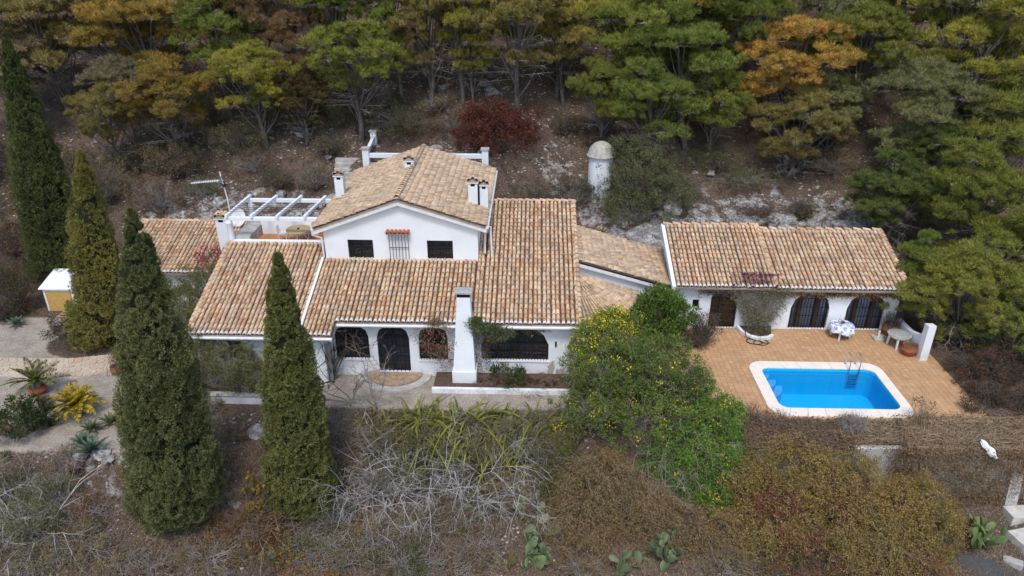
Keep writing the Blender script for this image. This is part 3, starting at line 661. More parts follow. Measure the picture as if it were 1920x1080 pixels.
# ------------------------------------------------------------------ left annex behind the cypresses
ann = thing('side_annex', 'low tiled outbuilding behind the cypresses, left of the roof terrace', 'house', (-19, 36, 0))
za = lambda y: 2.62 + .32 * (y - 34.75)
wb = MB(); wall_y(wb, -22.2, -15.7, 35.1, -.2, za(35.1) - .17, [], .3); wb.build('front_wall', 'white', ann); MB().box(-22.2, -15.7, 38.7, 39., -.2, za(38.8) - .2).build('back_wall', 'white', ann); wb = MB()
wb.xprism([(35.41, -.2), (38.69, -.2), (38.69, za(38.69) - .17), (35.41, za(35.41) - .17)], -22.2, -21.9); wb.build('wall', 'white', ann)
ar = Roof(); ar.field((-22.4, 34.75, 2.62), (1, 0, 0), VS, 6.75, lambda s: (0, (38.9 - 34.75) * SL)); ar.ridge((-22.4, 38.92, za(38.9) + .05), (-15.7, 38.92, za(38.9) + .05)); ar.ridge((-22.42, 34.8, 2.68), (-22.42, 38.9, za(38.9) + .06), .03, .335)
ac = chimney(ann, -16.45, 36.0, 3., 5.35, .58, .5, roof=ar)
for k in (-1, 0, 1): ar.single((-16.45 + k * .2, 35.7, 5.5), (1, 0, 0), (0, .96, .28), 1.1)
ar.build(ann)

# ------------------------------------------------------------------ corner wing with half gable and fan roof
wing = thing('corner_wing', 'white corner wing with lean-to roof and fan of radiating clay tiles, joining both houses', 'house', (5, 36.5, 0))
zw = lambda x: 3.74 - (x - 2.4) * (3.74 - 2.2) / (7.8 - 2.4)
wb = MB(); wall_y(wb, 2.12, 7.4, 34.78, -.1, lambda x: zw(x) - .16, [], .3); wb.build('front_wall', 'white', wing); wb = MB(); wb.box(2.12, 7.2, 39.0, 39.3, -.1, 2.1)
wb.hexa([(2.12, 39.0, 2.1), (7.2, 39.0, 2.1), (7.2, 39.3, 2.1), (2.12, 39.3, 2.1), (2.12, 39.0, zw(2.12) - .2), (7.2, 39.0, zw(7.2) - .17), (7.2, 39.3, zw(7.2) - .17), (2.12, 39.3, zw(2.12) - .2)])
wb.build('back_wall', 'white', wing); wb = MB()
n = 12; pts = [(2.12 + 3.1 * math.sin(a), 34.6 - 3.1 * math.cos(a)) for a in np.linspace(0, math.pi / 2, n)]; inn = [(2.12 + 2.8 * math.sin(a), 34.6 - 2.8 * math.cos(a)) for a in np.linspace(0, math.pi / 2, n)]
for i in range(n - 1): wb.prism([pts[i], pts[i + 1], inn[i + 1], inn[i]], -.1, 1.95)
wb.build('round_wall', 'white', wing)

wv = MB().yprism([(2.2, zw(2.2) - .34), (7.85, zw(7.85) - .34), (7.85, zw(7.85) - .03), (2.2, zw(2.2) - .03)], 34.55, 34.775).build('verge_board', 'gutter', wing, bevel=.02)
wr = Roof(); v = np.array([2.4 - 7.85, 0, zw(2.4) - zw(7.85)]); L = np.linalg.norm(v)
wr.field((7.85, 34.55, zw(7.85)), (0, 1, 0), v, 4.95, lambda s: (0, L), whiteeave=False)
ap = np.array([2.12, 34.6, 3.05]); RC = 3.45; zc = 1.98; na = 25
for i in range(na):
    a = (i + .5) / na * math.pi / 2; out = np.array([math.sin(a), -math.cos(a), 0]); e = np.array([ap[0], ap[1], zc]) + out * RC; v = ap - e; L = np.linalg.norm(v); v /= L; u = unit(np.cross(v, (0, 0, 1))); nn = np.cross(u, v)
    for j in range(int(L / .34)):
        t = j * .34; wdt = max(.18, (RC - t) / RC * (RC * math.pi / 2 / na) / .235)
        if wdt < .45 and i % 2: continue
        wr.t.append((np.stack([u * max(wdt, .5), v, nn * max(.6, min(1, wdt))], 1), e + v * t + nn * (.02 + rng.random() * .01), False))
fan = [(ap[0] + RC * math.sin(a), ap[1] - RC * math.cos(a)) for a in np.linspace(0, math.pi / 2, 14)]
wr.deck.add([tuple(ap - np.array([0, 0, .03]))] + [(x, y, zc - .02) for x, y in fan] + [(ap[0], ap[1], 2.6)] + [(x, y, zc - .12) for x, y in fan],
            [(0, i + 1, i + 2) for i in range(13)] + [(15, 17 + i, 16 + i) for i in range(13)] + [(i + 1, 16 + i, 17 + i, i + 2) for i in range(13)])
wr.build(wing, pale=True)
MB().tube([(2.32, 36.3, zw(2.4)), (2.32, 36.3, zw(2.4) + .55)], .09, 10).build('vent_pipe', 'white', wing)

# ------------------------------------------------------------------ guest house
gh = thing('guest_house', 'long low white guest house with arched windows facing the pool terrace', 'house', (13.2, 36.5, 0))
zg = lambda y: 2.58 + .34 * (y - 33.92)
gops = [(8.45, 8.78, 1.22, 1.68, 0), (9.4, 10.8, .02, 2.12, .3), (13.6, 15.6, .04, 2.06, .8), (16.5, 18.46, .04, 2.06, .8)]
wb = MB(); wall_y(wb, 7.5, 19.1, 34.4, -.2, zg(34.4) - .17, gops, .34); wb.build('front_wall', 'white', gh)
wb = MB()
for xa, xb, zt in ((7.5, 7.85, .12), (18.75, 19.1, -.03)): wb.xprism([(34.741, -.2), (38.6, -.2), (38.6, zg(38.6) - .17 + max(0, zt - .1)), (34.741, zg(34.741) - .17 + max(0, zt - .1))], xa, xb)
wb.box(7.85, 18.75, 38.3, 38.6, -.2, zg(38.3) - .2); wb.build('outer_wall', 'white', gh)
MB().xprism([(33.95, zg(33.95) - .3), (38.7, zg(38.7) - .3), (38.7, zg(38.7) + .06), (33.95, zg(33.95) + .06)], 7.22, 7.42).build('verge_board', 'white', gh, bevel=.02)
window(gh, 'small_window', gops[0], 34.4, 3, 3, sill=False); window(gh, 'door', gops[1], 34.4, 9, 6, mull=((.0, .07), (.30, .37)), solid=((.05, .30), (.37, .97)), sill=False, frame='iron')
for op in gops[2:]: window(gh, 'arched_glass_door', op, 34.4, 13, 4, mull=((.20, .30), (.64, .74)), curtain=((.32, .62), (.06, .18), (.76, .93)), sill=False)
cg = 1 / math.hypot(1, .34); VG = (0, cg, .34 * cg); SG = 1 / cg
gr_ = Roof(); gr_.field((7.43, 33.92, 2.60), (1, 0, 0), VG, 5.1, lambda s: (0, (38.6 - 33.92) * SG), sp=.222, ex=.345); gr_.field((12.53, 33.92, 2.53), (1, 0, 0), VG, 6.75, lambda s: (0, (38.35 - 33.92) * SG), sp=.222, ex=.345)
gr_.ridge((12.5, 33.95, 2.66), (12.5, 38.6, zg(38.6) + .09), .03, .335); gr_.ridge((7.3, 38.64, zg(38.6) + .06), (12.6, 38.64, zg(38.6) + .06), .03, .5); gr_.ridge((12.6, 38.4, zg(38.4) + .0), (19.3, 38.4, zg(38.4) + .0), .03, .5); gr_.ridge((19.27, 33.95, 2.6), (19.27, 38.4, zg(38.4) + .0), .03, .335)
gr_.build(gh)
MB().box(7.3, 12.55, 38.56, 38.74, zg(38.6) - .15, zg(38.6) + .055).build('ridge_mortar', 'mortar', gh); MB().box(12.56, 19.3, 38.32, 38.5, zg(38.4) - .2, zg(38.4) - .005).build('ridge_mortar', 'mortar', gh)

def place(mb, name, mat, parent, loc, rot=(0, 0, 0), **k):
    o = mb.build(name, mat, parent, loc=(0, 0, 0), **k); o.location = Vector(np.array(loc, float) - org(parent)); o.rotation_euler = rot; return o
# ------------------------------------------------------------------ roof-top things
pg = thing('pergola', 'white painted beam pergola over the roof terrace', 'pergola', (-13, 35.7, 4.45))
for p in ((-15.33, 34.24, 4.85), (-15.2, 37.05, 4.0)):
    po = MB().lathe([(.15, 0), (.14, .85), (.17, .9), (.17, .95), (.13, 1.0), (.13, 1.05)] if p[2] > 4.5 else [(.15, 0), (.14, 1.6), (.17, 1.66), (.17, 1.72), (.13, 1.8), (.13, 1.9)], p, 14).build('post', 'white', pg, smooth=True)
MB().box(-15.5, -10.5, 34.15, 34.34, 5.90, 6.08).build('front_beam', 'white', pg, bevel=.01); MB().box(-15.4, -10.3, 36.96, 37.15, 5.90, 6.08).build('back_beam', 'white', pg, bevel=.01)
for a, b in ((-15.36, -15.25), (-14.1, -13.8), (-12.8, -12.45), (-11.4, -11.15)): MB().bar((a, 34.05, 6.16), (b, 37.25, 6.16), .13, .15).build('rafter', 'white', pg, bevel=.01)
for i in range(5): MB().tube([(-15.45, 34.6 + .3 * i, 6.245), (-10.9, 34.62 + .3 * i, 6.245)], .008, 4).build('wire', 'iron', pg)
rt = thing('round_table', 'round tan table on the orange roof terrace', 'table', (-12.1, 35.0, 4.45))
MB().lathe([(.02, 0), (.62, 0), (.64, .02), (.62, .04), (.02, .04)], (-12.1, 35.0, 5.12), 26).build('table_top', 'beige', rt); 
for k in range(3): a = k * 2.1 + .4; MB().bar((-12.1 + .45 * math.cos(a), 35 + .45 * math.sin(a), 4.451), (-12.1 + .1 * math.cos(a), 35 + .1 * math.sin(a), 5.12), .04, .04).build('leg', 'plastic', rt)
MB().lathe([(.01, 0), (.06, 0), (.05, .06), (.01, .06)], (-12.1, 35.0, 5.161), 12).build('parasol_collar', 'iron', rt)
def chair(x, y, z, a, label):
    t = thing('plastic_chair', label, 'chair', (0, 0, 0))
    m_ = MB().box(-.22, .22, -.22, .22, .42, .46).build('seat', 'plastic', t, bevel=.02); MB().hexa([(-.22, .20, .46), (.22, .20, .46), (.22, .24, .46), (-.22, .24, .46), (-.2, .30, .86), (.2, .30, .86), (.2, .34, .86), (-.2, .34, .86)]).build('backrest', 'plastic', t, bevel=.02)
    for sx in (-.19, .19):
        for sy in (-.19, .19): MB().box(sx - .02, sx + .02, sy - .02, sy + .02, 0, .42).build('leg', 'plastic', t)
    t.location = (x, y, z); t.rotation_euler = (0, 0, a)
chair(-12.95, 35.1, 4.452, 1.6, 'white plastic chair tucked at the tan round table, beside the grey parapet'); chair(-11.9, 35.62, 4.452, -.2, 'white plastic chair between tan round table and white parapet')
an = thing('television_antenna', 'thin mast with comb-like television antenna by the annex chimney', 'antenna', (-16.12, 36.4, 4.2))
MB().tube([(-16.12, 36.4, 3.4), (-16.15, 36.4, 6.3), (-16.32, 36.4, 7.75)], .032, 6).build('mast', 'plastic', an)
MB().tube([(-16.2, 36.4, 7.3), (-17.9, 36.3, 7.15)], .026, 5).build('boom', 'plastic', an)
for i in range(12): x = -16.45 - .12 * i; MB().tube([(x, 36.15, 7.28 - .01 * i), (x, 36.6, 7.28 - .01 * i)], .016, 4).build('element', 'plastic', an)
for s in (-1, 1): MB().bar((-16.35, 36.4, 7.3), (-16.15, 36.4, 7.3 + s * .35), .4, .012).build('reflector', 'steel', an)
sdh = thing('satellite_dish', 'white round satellite dish behind the pergola post', 'satellite dish', (-16.05, 37.15, 3.3))
place(MB().lathe([(.02, 0), (.2, .012), (.36, .045), (.5, .10), (.505, .11), (.36, .06), (.2, .025), (.02, .01)], (0, 0, 0), 22, cap=False), 'dish', 'plastic', sdh, (-16.05, 37.1, 4.95), (R(62), 0, R(-12)), smooth=True)
MB().tube([(-16.05, 37.2, 3.3), (-16.05, 37.15, 4.9)], .03, 6).build('arm', 'steel', sdh)

# ------------------------------------------------------------------ pool terrace and pool
def rrect(x0, x1, y0, y1, r, n=8):
    P = []
    for cx, cy, a0 in ((x1 - r, y1 - r, 0), (x0 + r, y1 - r, 90), (x0 + r, y0 + r, 180), (x1 - r, y0 + r, 270)):
        P += [(cx + r * math.cos(R(a0 + 90 * k / n)), cy + r * math.sin(R(a0 + 90 * k / n))) for k in range(n + 1)]
    return P
OUT = rrect(10.55, 16.9, 26.5, 31.0, .75); INN = rrect(11.1, 16.45, 27.1, 30.42, .42)
tb = MB()      # terrace bed around the pool, a real slab with a hole
def ter_edge(y): return 19.75 - .0 * y
tb.box(7.2, 10.7, 26.3, 34.39, -.35, .004); tb.box(16.75, 19.9, 26.3, 34.39, -.35, .004); tb.box(10.7, 16.75, 30.85, 34.39, -.35, .004); tb.box(10.7, 16.75, 26.3, 26.65, -.35, .004)
terrace = tb.build('pool_terrace', simple('terrace_joint_mortar', (.28, .19, .12), .95, 0, .3, 6), kind='structure')
pv = []; pf = []; pr = []; S = .25
def in_rr(x, y, m_=0.): 
    dx = max(11.3 - x, x - 16.15, 0); dy = max(27.25 - y, y - 30.25, 0); return math.hypot(dx, dy) < .75 - m_
jy = 0
y = 26.34
while y < 34.2:
    x = 7.22 + (jy % 2) * .0
    while x < 19.75:
        hx = x + S - .012; hy = min(y + S - .012, 34.38)
        if not all(in_rr(px, py, .03) for px in (x, hx) for py in (y, hy)) and not (x > 18.9 and y < 28.5 and rng.random() < .15):
            h = .014 + rng.random() * .004; b = len(pv)
            pv += [(x, y, .0045), (hx, y, .0045), (hx, hy, .0045), (x, hy, .0045), (x + .006, y + .006, h), (hx - .006, y + .006, h), (hx - .006, hy - .006, h), (x + .006, hy - .006, h)]
            pf += [(b + 4, b + 5, b + 6, b + 7), (b, b + 1, b + 5, b + 4), (b + 1, b + 2, b + 6, b + 5), (b + 2, b + 3, b + 7, b + 6), (b + 3, b, b + 4, b + 7)]; pr += [rng.random()] * 8
        x += S
    y += S; jy += 1
link('terrace_tiles', npmesh('terrace_tiles', np.array(pv), np.array(pf), M['paver'], rnd=np.array(pr)), terrace, 'stuff')
pool = thing('swimming_pool', 'small blue swimming pool with rounded corners and cream coping', 'pool', (13.7, 28.8, 0))
n = len(OUT); segs = []
# coping cut into slabs
cuts = list(range(0, n)); me_ = MB()
def slab(i0, i1):
    o_, i_ = [OUT[k % n] for k in range(i0, i1 + 1)], [INN[k % n] for k in range(i0, i1 + 1)]
    MB().prism(o_ + i_[::-1], .006, .075).build('coping_slab', 'coping', pool, bevel=.012)
def lerp(a, b, t): return (a[0] + (b[0] - a[0]) * t, a[1] + (b[1] - a[1]) * t)
for c in range(4):
    slab(c * 9, c * 9 + 4); slab(c * 9 + 4, c * 9 + 8)
    a, b, a2, b2 = OUT[c * 9 + 8], OUT[(c * 9 + 9) % n], INN[c * 9 + 8], INN[(c * 9 + 9) % n]; m_ = 6 if c in (0, 2) else 4
    for q in range(m_):
        g = .0012; MB().prism([lerp(a, b, q / m_ + g), lerp(a, b, (q + 1) / m_ - g), lerp(a2, b2, (q + 1) / m_ - g), lerp(a2, b2, q / m_ + g)], .006, .075).build('coping_slab', 'coping', pool, bevel=.01)
bs = MB(); zb_ = -1.45
bs.add([(x, y, .005) for x, y in INN] + [(x, y, zb_) for x, y in INN], [(i, (i + 1) % n, n + (i + 1) % n, n + i) for i in range(n)] + [list(range(n, 2 * n))])
bs.build('basin', 'pool', pool)
for k, (rr, z0) in enumerate(((.45, -.32), (.8, -.62), (1.15, -.95))):
    arc = [(11.11 + .0 + rr * math.cos(a), 30.40 - rr * math.sin(a)) for a in np.linspace(0, math.pi / 2, 10)]
    MB().prism([(11.11, 30.40)] + arc, zb_ + .002 + .001 * k, z0).build('corner_step', simple('pale_blue_step%d' % k, (.10, .42, .74), .5), pool)
MB().lathe([(.01, 0), (.11, .0), (.11, .03), (.01, .03)], (15.95, 27.45, zb_ + .004), 14).build('drain', simple('pale_drain', (.30, .62, .75), .5), pool)
wt = [(x, y) for x, y in rrect(11.102, 16.448, 27.102, 30.418, .419)]
wm = MB(); wm.add([(x, y, -.12) for x, y in wt], [list(range(len(wt)))]); wo_ = wm.build('water', 'water', pool)
if wo_.data.polygons[0].normal.z < 0: wo_.data.flip_normals()
lad = thing('pool_ladder', 'stainless steel pool ladder with two hooped rails', 'ladder', (15.55, 30.5, .075))
for x in (15.32, 15.80):
    path = [(x, 30.86, .076), (x, 30.86, .5), (x, 30.82, .68), (x, 30.72, .78), (x, 30.58, .80), (x, 30.46, .74), (x, 30.38, .6), (x, 30.34, .3), (x, 30.33, -.95)]
    r_ = MB().tube(path, .022, 8).build('rail', 'steel', lad, smooth=True); MB().lathe([(.02, 0), (.055, 0), (.05, .02), (.02, .02)], (x, 30.86, .0762), 12).build('flange', 'steel', r_)
for z in (-.22, -.5, -.78): MB().box(15.34, 15.78, 30.25, 30.35, z, z + .03).build('tread', 'steel', lad)

# ------------------------------------------------------------------ terrace furniture
def garden_table(x, y, label, cloth=False):
    t = thing('garden_table', label, 'table', (x, y, .018)); rr = .56
    MB().lathe([(.02, 0), (rr - .03, 0), (rr, .015), (rr, .035), (rr - .02, .045), (.02, .045)], (x, y, .69), 28).build('table_top', 'greytop' if not cloth else 'plastic', t, smooth=True)
    MB().lathe([(rr - .06, .0), (rr - .05, .0), (rr - .05, .06), (rr - .06, .06)], (x, y, .629), 28, cap=False).build('apron', 'plastic', t)
    for k in range(4):
        a = math.pi / 4 + k * math.pi / 2 + .3; c, s_ = math.cos(a), math.sin(a); MB().hexa([(x + c * .46 - .035, y + s_ * .46 - .035, .019), (x + c * .46 + .035, y + s_ * .46 - .035, .019), (x + c * .46 + .035, y + s_ * .46 + .035, .019), (x + c * .46 - .035, y + s_ * .46 + .035, .019),
            (x + c * .40 - .05, y + s_ * .40 - .05, .688), (x + c * .40 + .05, y + s_ * .40 - .05, .688), (x + c * .40 + .05, y + s_ * .40 + .05, .688), (x + c * .40 - .05, y + s_ * .40 + .05, .688)]).build('leg', 'plastic', t)
    return t
garden_table(16.1, 33.65, 'white plastic table under the blue flowered cloth', True); garden_table(18.62, 32.75, 'bare grey-topped garden table with white legs by the white garden wall')
V = []; N = 40
for r_, z, f in ((.02, .742, 0), (.5, .742, 0), (.57, .735, .0), (.60, .70, .15), (.62, .60, .5), (.635, .50, 1.), (.64, .43, 1.2)):
    for k in range(N): a = 2 * math.pi * k / N; q = r_ + .03 * f * math.sin(7 * a + 1) + .015 * f * math.sin(13 * a); V.append((16.1 + q * math.cos(a), 33.65 + q * math.sin(a), z - (.05 * f * math.sin(4 * a + .6) if z < .6 else 0)))
tc = MB().add(V, [(i * N + k, i * N + (k + 1) % N, (i + 1) * N + (k + 1) % N, (i + 1) * N + k) for i in range(6) for k in range(N)] + [list(range(N))[::-1]]).build('tablecloth', 'tablecloth', smooth=True, loc=(16.1, 33.65, .43))
tag(tc, 'blue and white flowered tablecloth draped over a garden table', 'tablecloth')
um = thing('parasol_base', 'white square parasol base with short tube on the terrace', 'parasol base', (18.0, 33.5, .018))
MB().box(17.72, 18.28, 33.22, 33.78, .019, .10).build('slab', 'concrete', um, bevel=.02); MB().lathe([(.045, 0), (.045, .3), (.055, .31), (.055, .36), (.03, .36)], (18.0, 33.5, .101), 12).build('tube', 'plastic', um, smooth=True)
def pot(name, label, x, y, z, r, h, mat, cat='pot', soil=True, belly=1.15, group=None):
    t = thing(name, label, cat, (x, y, z), group)
    MB().lathe([(r * .62, 0), (r * .8, h * .12), (r * belly, h * .55), (r * .98, h * .86), (r, h * .9), (r * 1.04, h), (r * .9, h), (r * .86, h * .86), (r * .02, h * .85)], (x, y, z), 22).build('body', mat, t, smooth=True)
    if soil: MB().lathe([(.01, 0), (r * .86, 0), (r * .86, .02), (.01, .03)], (x, y, z + h * .862), 16).build('soil', 'soil', t)
    return t
pot('terracotta_jar', 'bulbous terracotta jar beside the bare garden table', 18.82, 31.9, .018, .34, .58, 'terracotta'); pot('terracotta_jar', 'terracotta jar holding a dry plant against the guest house wall', 18.75, 33.95, .018, .36, .62, 'terracotta')
gw = MB(); gw.xprism([(31.35, -.2), (31.75, -.2), (31.75, 1.9), (31.35, 1.95)], 19.12, 19.5); gw.xprism([(31.751, -.2), (34.38, -.2), (34.38, .75), (33.0, .8), (32.0, 1.1), (31.751, 1.7)], 19.2, 19.42)
gwo = gw.build('garden_wall', 'white', bevel=.015, loc=(19.3, 32.8, -.2)); tag(gwo, 'stub of white garden wall with tall end pillar at the terrace edge', 'wall')
# planter with curved white kerb, hose
pk = thing('planter', 'curved white kerbed planter bed at the guest house wall', 'planter', (11.75, 33.9, .018))
ker = [(10.95, 34.38), (11.05, 33.8), (11.35, 33.3), (11.8, 33.1), (12.25, 33.2), (12.55, 33.45)]
for i in range(5): MB().bar((ker[i][0], ker[i][1], .12), (ker[i + 1][0], ker[i + 1][1], .12), .16, .2).build('kerb', 'white', pk, bevel=.02)
MB().prism([(11.05, 34.38), (11.12, 33.85), (11.4, 33.38), (11.8, 33.19), (12.2, 33.28), (12.5, 33.5), (12.7, 34.38)][::-1], .019, .17).build('soil', 'soil', pk)
hp = []; 
for t in np.linspace(0, 5.6 * math.pi, 150):
    k = t / (5.6 * math.pi); hp.append((11.25 + .9 * k + .33 * math.cos(t) * (1 - .2 * k), 33.05 - .25 * math.sin(k * 3) + .22 * math.sin(t), .05 + .015 * math.sin(t * .5)))
hp = [(11.5 + .16 * math.cos(a), 34.30, 1.0 + .36 * math.sin(a)) for a in np.linspace(0, 7.5 * math.pi, 70)] + [(11.3, 34.1, .5), (11.15, 33.6, .35), (11.12, 33.25, .16)] + hp
ho = MB().tube(hp, .022, 5).build('garden_hose', 'rubber', smooth=True, loc=(11.5, 33.6, .03)); tag(ho, 'dark garden hose hung in loops and trailing over the planter kerb', 'hose')

# ------------------------------------------------------------------ entrance, bed and garden walls
stp = thing('entrance_steps', 'half-round paved steps before the blue front door', 'steps', (-6.4, 29.2, 0))
for r_, z0, z1 in ((1.75, -.1, .07), (1.3, .0701, .168)):
    MB().prism([(-6.42 + r_ * math.cos(a), 29.34 + r_ * .85 * math.sin(a)) for a in np.linspace(math.pi, 2 * math.pi, 24)], z0, z1).build('step', 'concrete' if r_ > 1.5 else simple('step_tile', (.34, .24, .16), .9, 0, .35, 5), stp, bevel=.012)
fb = thing('flower_bed', 'raised bed with white kerb under the wide arched window', 'flower bed', (-.5, 28.6, 0))
MB().box(-4.5, 1.8, 27.86, 28.02, -.15, .26).build('kerb', 'white', fb, bevel=.02); MB().box(-4.45, 1.9, 28.021, 29.34, -.1, .2).build('soil', 'soil', fb)
lwt = tag(MB().box(-15.2, -9.9, 26.75, 26.98, -.4, .42).build('low_garden_wall', 'white', bevel=.015, loc=(-12.5, 26.85, -.3)), 'low white garden wall between the tall and the slender cypress', 'wall')
MB().box(-15.25, -9.85, 26.70, 27.03, .421, .47).build('coping', 'concrete', lwt, bevel=.01)
rw = tag(MB().box(8.2, 23.5, 25.1, 25.42, -4.2, -.55).build('retaining_wall', simple('weathered_retaining_render', (.46, .44, .41), .95, 0, .35, 1.5), bevel=.02, loc=(15, 25.3, -3)), 'weathered whitish retaining wall below the pool terrace', 'wall')
for x in (20.35,): MB().hexa([(x, 24.5, -4.), (x + .5, 24.5, -4.), (x + .5, 25.1, -4.), (x, 25.1, -4.), (x, 25.0, -.8), (x + .5, 25.0, -.8), (x + .5, 25.099, -.8), (x, 25.099, -.8)]).build('buttress', 'concrete', rw)
MB().box(8.3, 20.2, 26.1, 26.29, -.9, -.26).build('edge_beam', 'concrete', rw)
# rear terrace wall with posts
rr = thing('rear_terrace_wall', 'low white wall with square posts on the terrace behind the gabled roof', 'wall', (-6.5, 44, 5.5))
for x, y, z0, z1 in ((-10.3, 43.85, 4.2, 7.0), (-2.95, 43.85, 4.2, 7.0), (-10.75, 48.4, 5.8, 6.95)):
    p_ = MB().box(x - .2, x + .2, y - .2, y + .2, z0, z1).build('post', 'white', rr, bevel=.015); MB().box(x - .26, x + .26, y - .26, y + .26, z1, z1 + .09).build('cap', 'concrete', p_, bevel=.01)
MB().box(-10.1, -3.15, 43.75, 43.95, 6.45, 6.72).build('rail', 'white', rr, bevel=.01); MB().bar((-10.35, 44.06, 6.62), (-10.72, 48.19, 6.58), .2, .2).build('rail', 'white', rr, bevel=.01); MB().box(-10.09, -3.16, 43.72, 43.99, 3.0, 6.1).build('retaining_face', 'concrete', rr)
for i in range(5): tag(MB().box(-12.6 + .05 * i, -11.0, 45.0 - .38 * i, 45.36 - .38 * i, 4.2, 6.0 - .2 * i).build('garden_steps_tread' if False else 'stone_step', 'concrete', bevel=.02, loc=(-11.8, 45 - .38 * i, 4.2)), 'grey stone step climbing beside the rear terrace wall', 'step', 'stone steps beside the rear terrace')
# domed cistern tower
tw = thing('cistern_tower', 'round white tower with grey dome among the shrubs', 'tower', (4.3, 45.5, 3))
MB().lathe([(.78, -.6), (.76, 3.1), (.02, 3.1)], (4.3, 45.5, 3.1), 26).build('drum', 'white', tw, smooth=True)
MB().lathe([(.9, 0), (.92, .08), (.86, .14), (.80, .35), (.66, .62), (.44, .82), (.2, .92), (.01, .94)], (4.3, 45.5, 6.201), 26).build('dome', simple('lichened_dome', (.40, .37, .32), .95, 0, .3, 5), tw, smooth=True)
# shed with ochre panel
shd = thing('garden_shed', 'small white shed with ochre front panel under the tallest cypress', 'shed', (-26, 35.6, 0))
MB().hexa([(-26.9, 35.3, -.1), (-25.1, 35.3, -.1), (-25.1, 36.8, -.1), (-26.9, 36.8, -.1), (-26.9, 35.3, 1.35), (-25.1, 35.3, 1.35), (-25.1, 36.8, 1.75), (-26.9, 36.8, 1.75)]).build('wall', 'white', shd, bevel=.02)
MB().box(-26.75, -25.35, 35.24, 35.299, .02, 1.2).build('front_panel', 'ochre', shd); MB().hexa([(-27.0, 35.15, 1.36), (-25.0, 35.15, 1.36), (-25.0, 36.9, 1.79), (-27.0, 36.9, 1.79), (-27.0, 35.15, 1.42), (-25.0, 35.15, 1.42), (-25.0, 36.9, 1.86), (-27.0, 36.9, 1.86)]).build('roof', 'white', shd)
cb = MB()
for s in (0, .55): cb.tube([(-25.6 + s, 34.6, .05), (-25.9 + s, 34.35, .04), (-25.3 + s, 34.9, .5), (-25.15 + s, 34.95, .62)], .022, 6)
for k in range(5): cb.bar((-25.85 + .13 * k, 34.4 + .11 * k, .12 + .1 * k), (-25.3 + .13 * k, 34.4 + .11 * k, .12 + .1 * k), .06, .02)
tag(cb.build('lounger_frame', 'beige', loc=(-25.4, 34.6, .03)), 'tilted slatted wooden lounger frame leaning by the ochre panel', 'lounger')
# flagstone path
path = bpy.data.objects.new('flagstone_path', None); pl_t = [(-31, 30.6), (-26.2, 30.25), (-24.1, 30.25), (-22.6, 30.3), (-20.6, 30.8), (-18.6, 31.6), (-17, 32.4)]; pl_b = [(-30, 28.9), (-25.2, 28.65), (-23.1, 28.6), (-21.5, 28.6), (-20.0, 29.3), (-18.0, 30.2), (-16.4, 31.1)]
pb = MB(); pb.add([(x, y, .03) for x, y in pl_t] + [(x, y, .03) for x, y in pl_b] + [(x, y, -.1) for x, y in pl_t] + [(x, y, -.1) for x, y in pl_b], [(i, i + 1, 8 + i, 7 + i) for i in range(6)] + [(i, 14 + i, 15 + i, i + 1) for i in range(6)] + [(7 + i, 8 + i, 22 + i, 21 + i) for i in range(6)])
path = pb.build('flagstone_path', 'mortar', kind='structure')
def pp(s, t):
    k = min(int(s), 5); q = s - k; a = np.array(pl_t[k]) * (1 - q) + np.array(pl_t[k + 1]) * q; b = np.array(pl_b[k]) * (1 - q) + np.array(pl_b[k + 1]) * q; return a * (1 - t) + b * t
NS, NTt = 34, 4; jit = {(i, j): (.35 * (rng.random() - .5) * 6 / NS * 1.6 if 0 < i < NS else 0, (.4 * (rng.random() - .5) / NTt * 1.5 if 0 < j < NTt else 0)) for i in range(NS + 1) for j in range(NTt + 1)}
nd = lambda i, j: pp(6 * i / NS + jit[i, j][0], j / NTt + jit[i, j][1])
for i in range(NS):
    for j in range(NTt):
        q = [nd(i, j), nd(i + 1, j), nd(i + 1, j + 1), nd(i, j + 1)]; c = sum(q) / 4; q = [c + (p_ - c) * .93 for p_ in q]
        oct_ = []
        for a in range(4):
            p0, p1, p2 = q[a - 1], q[a], q[(a + 1) % 4]; oct_ += [p1 + (p0 - p1) * .18, p1 + (p2 - p1) * .18]
        MB().prism([tuple(p_) for p_ in oct_][::-1], .031, .055 + .012 * rng.random()).build('flagstone', 'flag', path)
# pots of the gravel garden
pot('flower_pot', 'empty brown plastic pot beside the left sago palm', -21.6, 26.4, .0, .26, .42, 'brownpot'); pot('flower_pot', 'small white bowl pot at the foot of the golden sago palm', -20.35, 25.85, .0, .2, .2, 'plastic'); pot('flower_pot', 'terracotta pot at the end of the flagstone path', -19.75, 29.1, .0, .26, .4, 'terracotta')
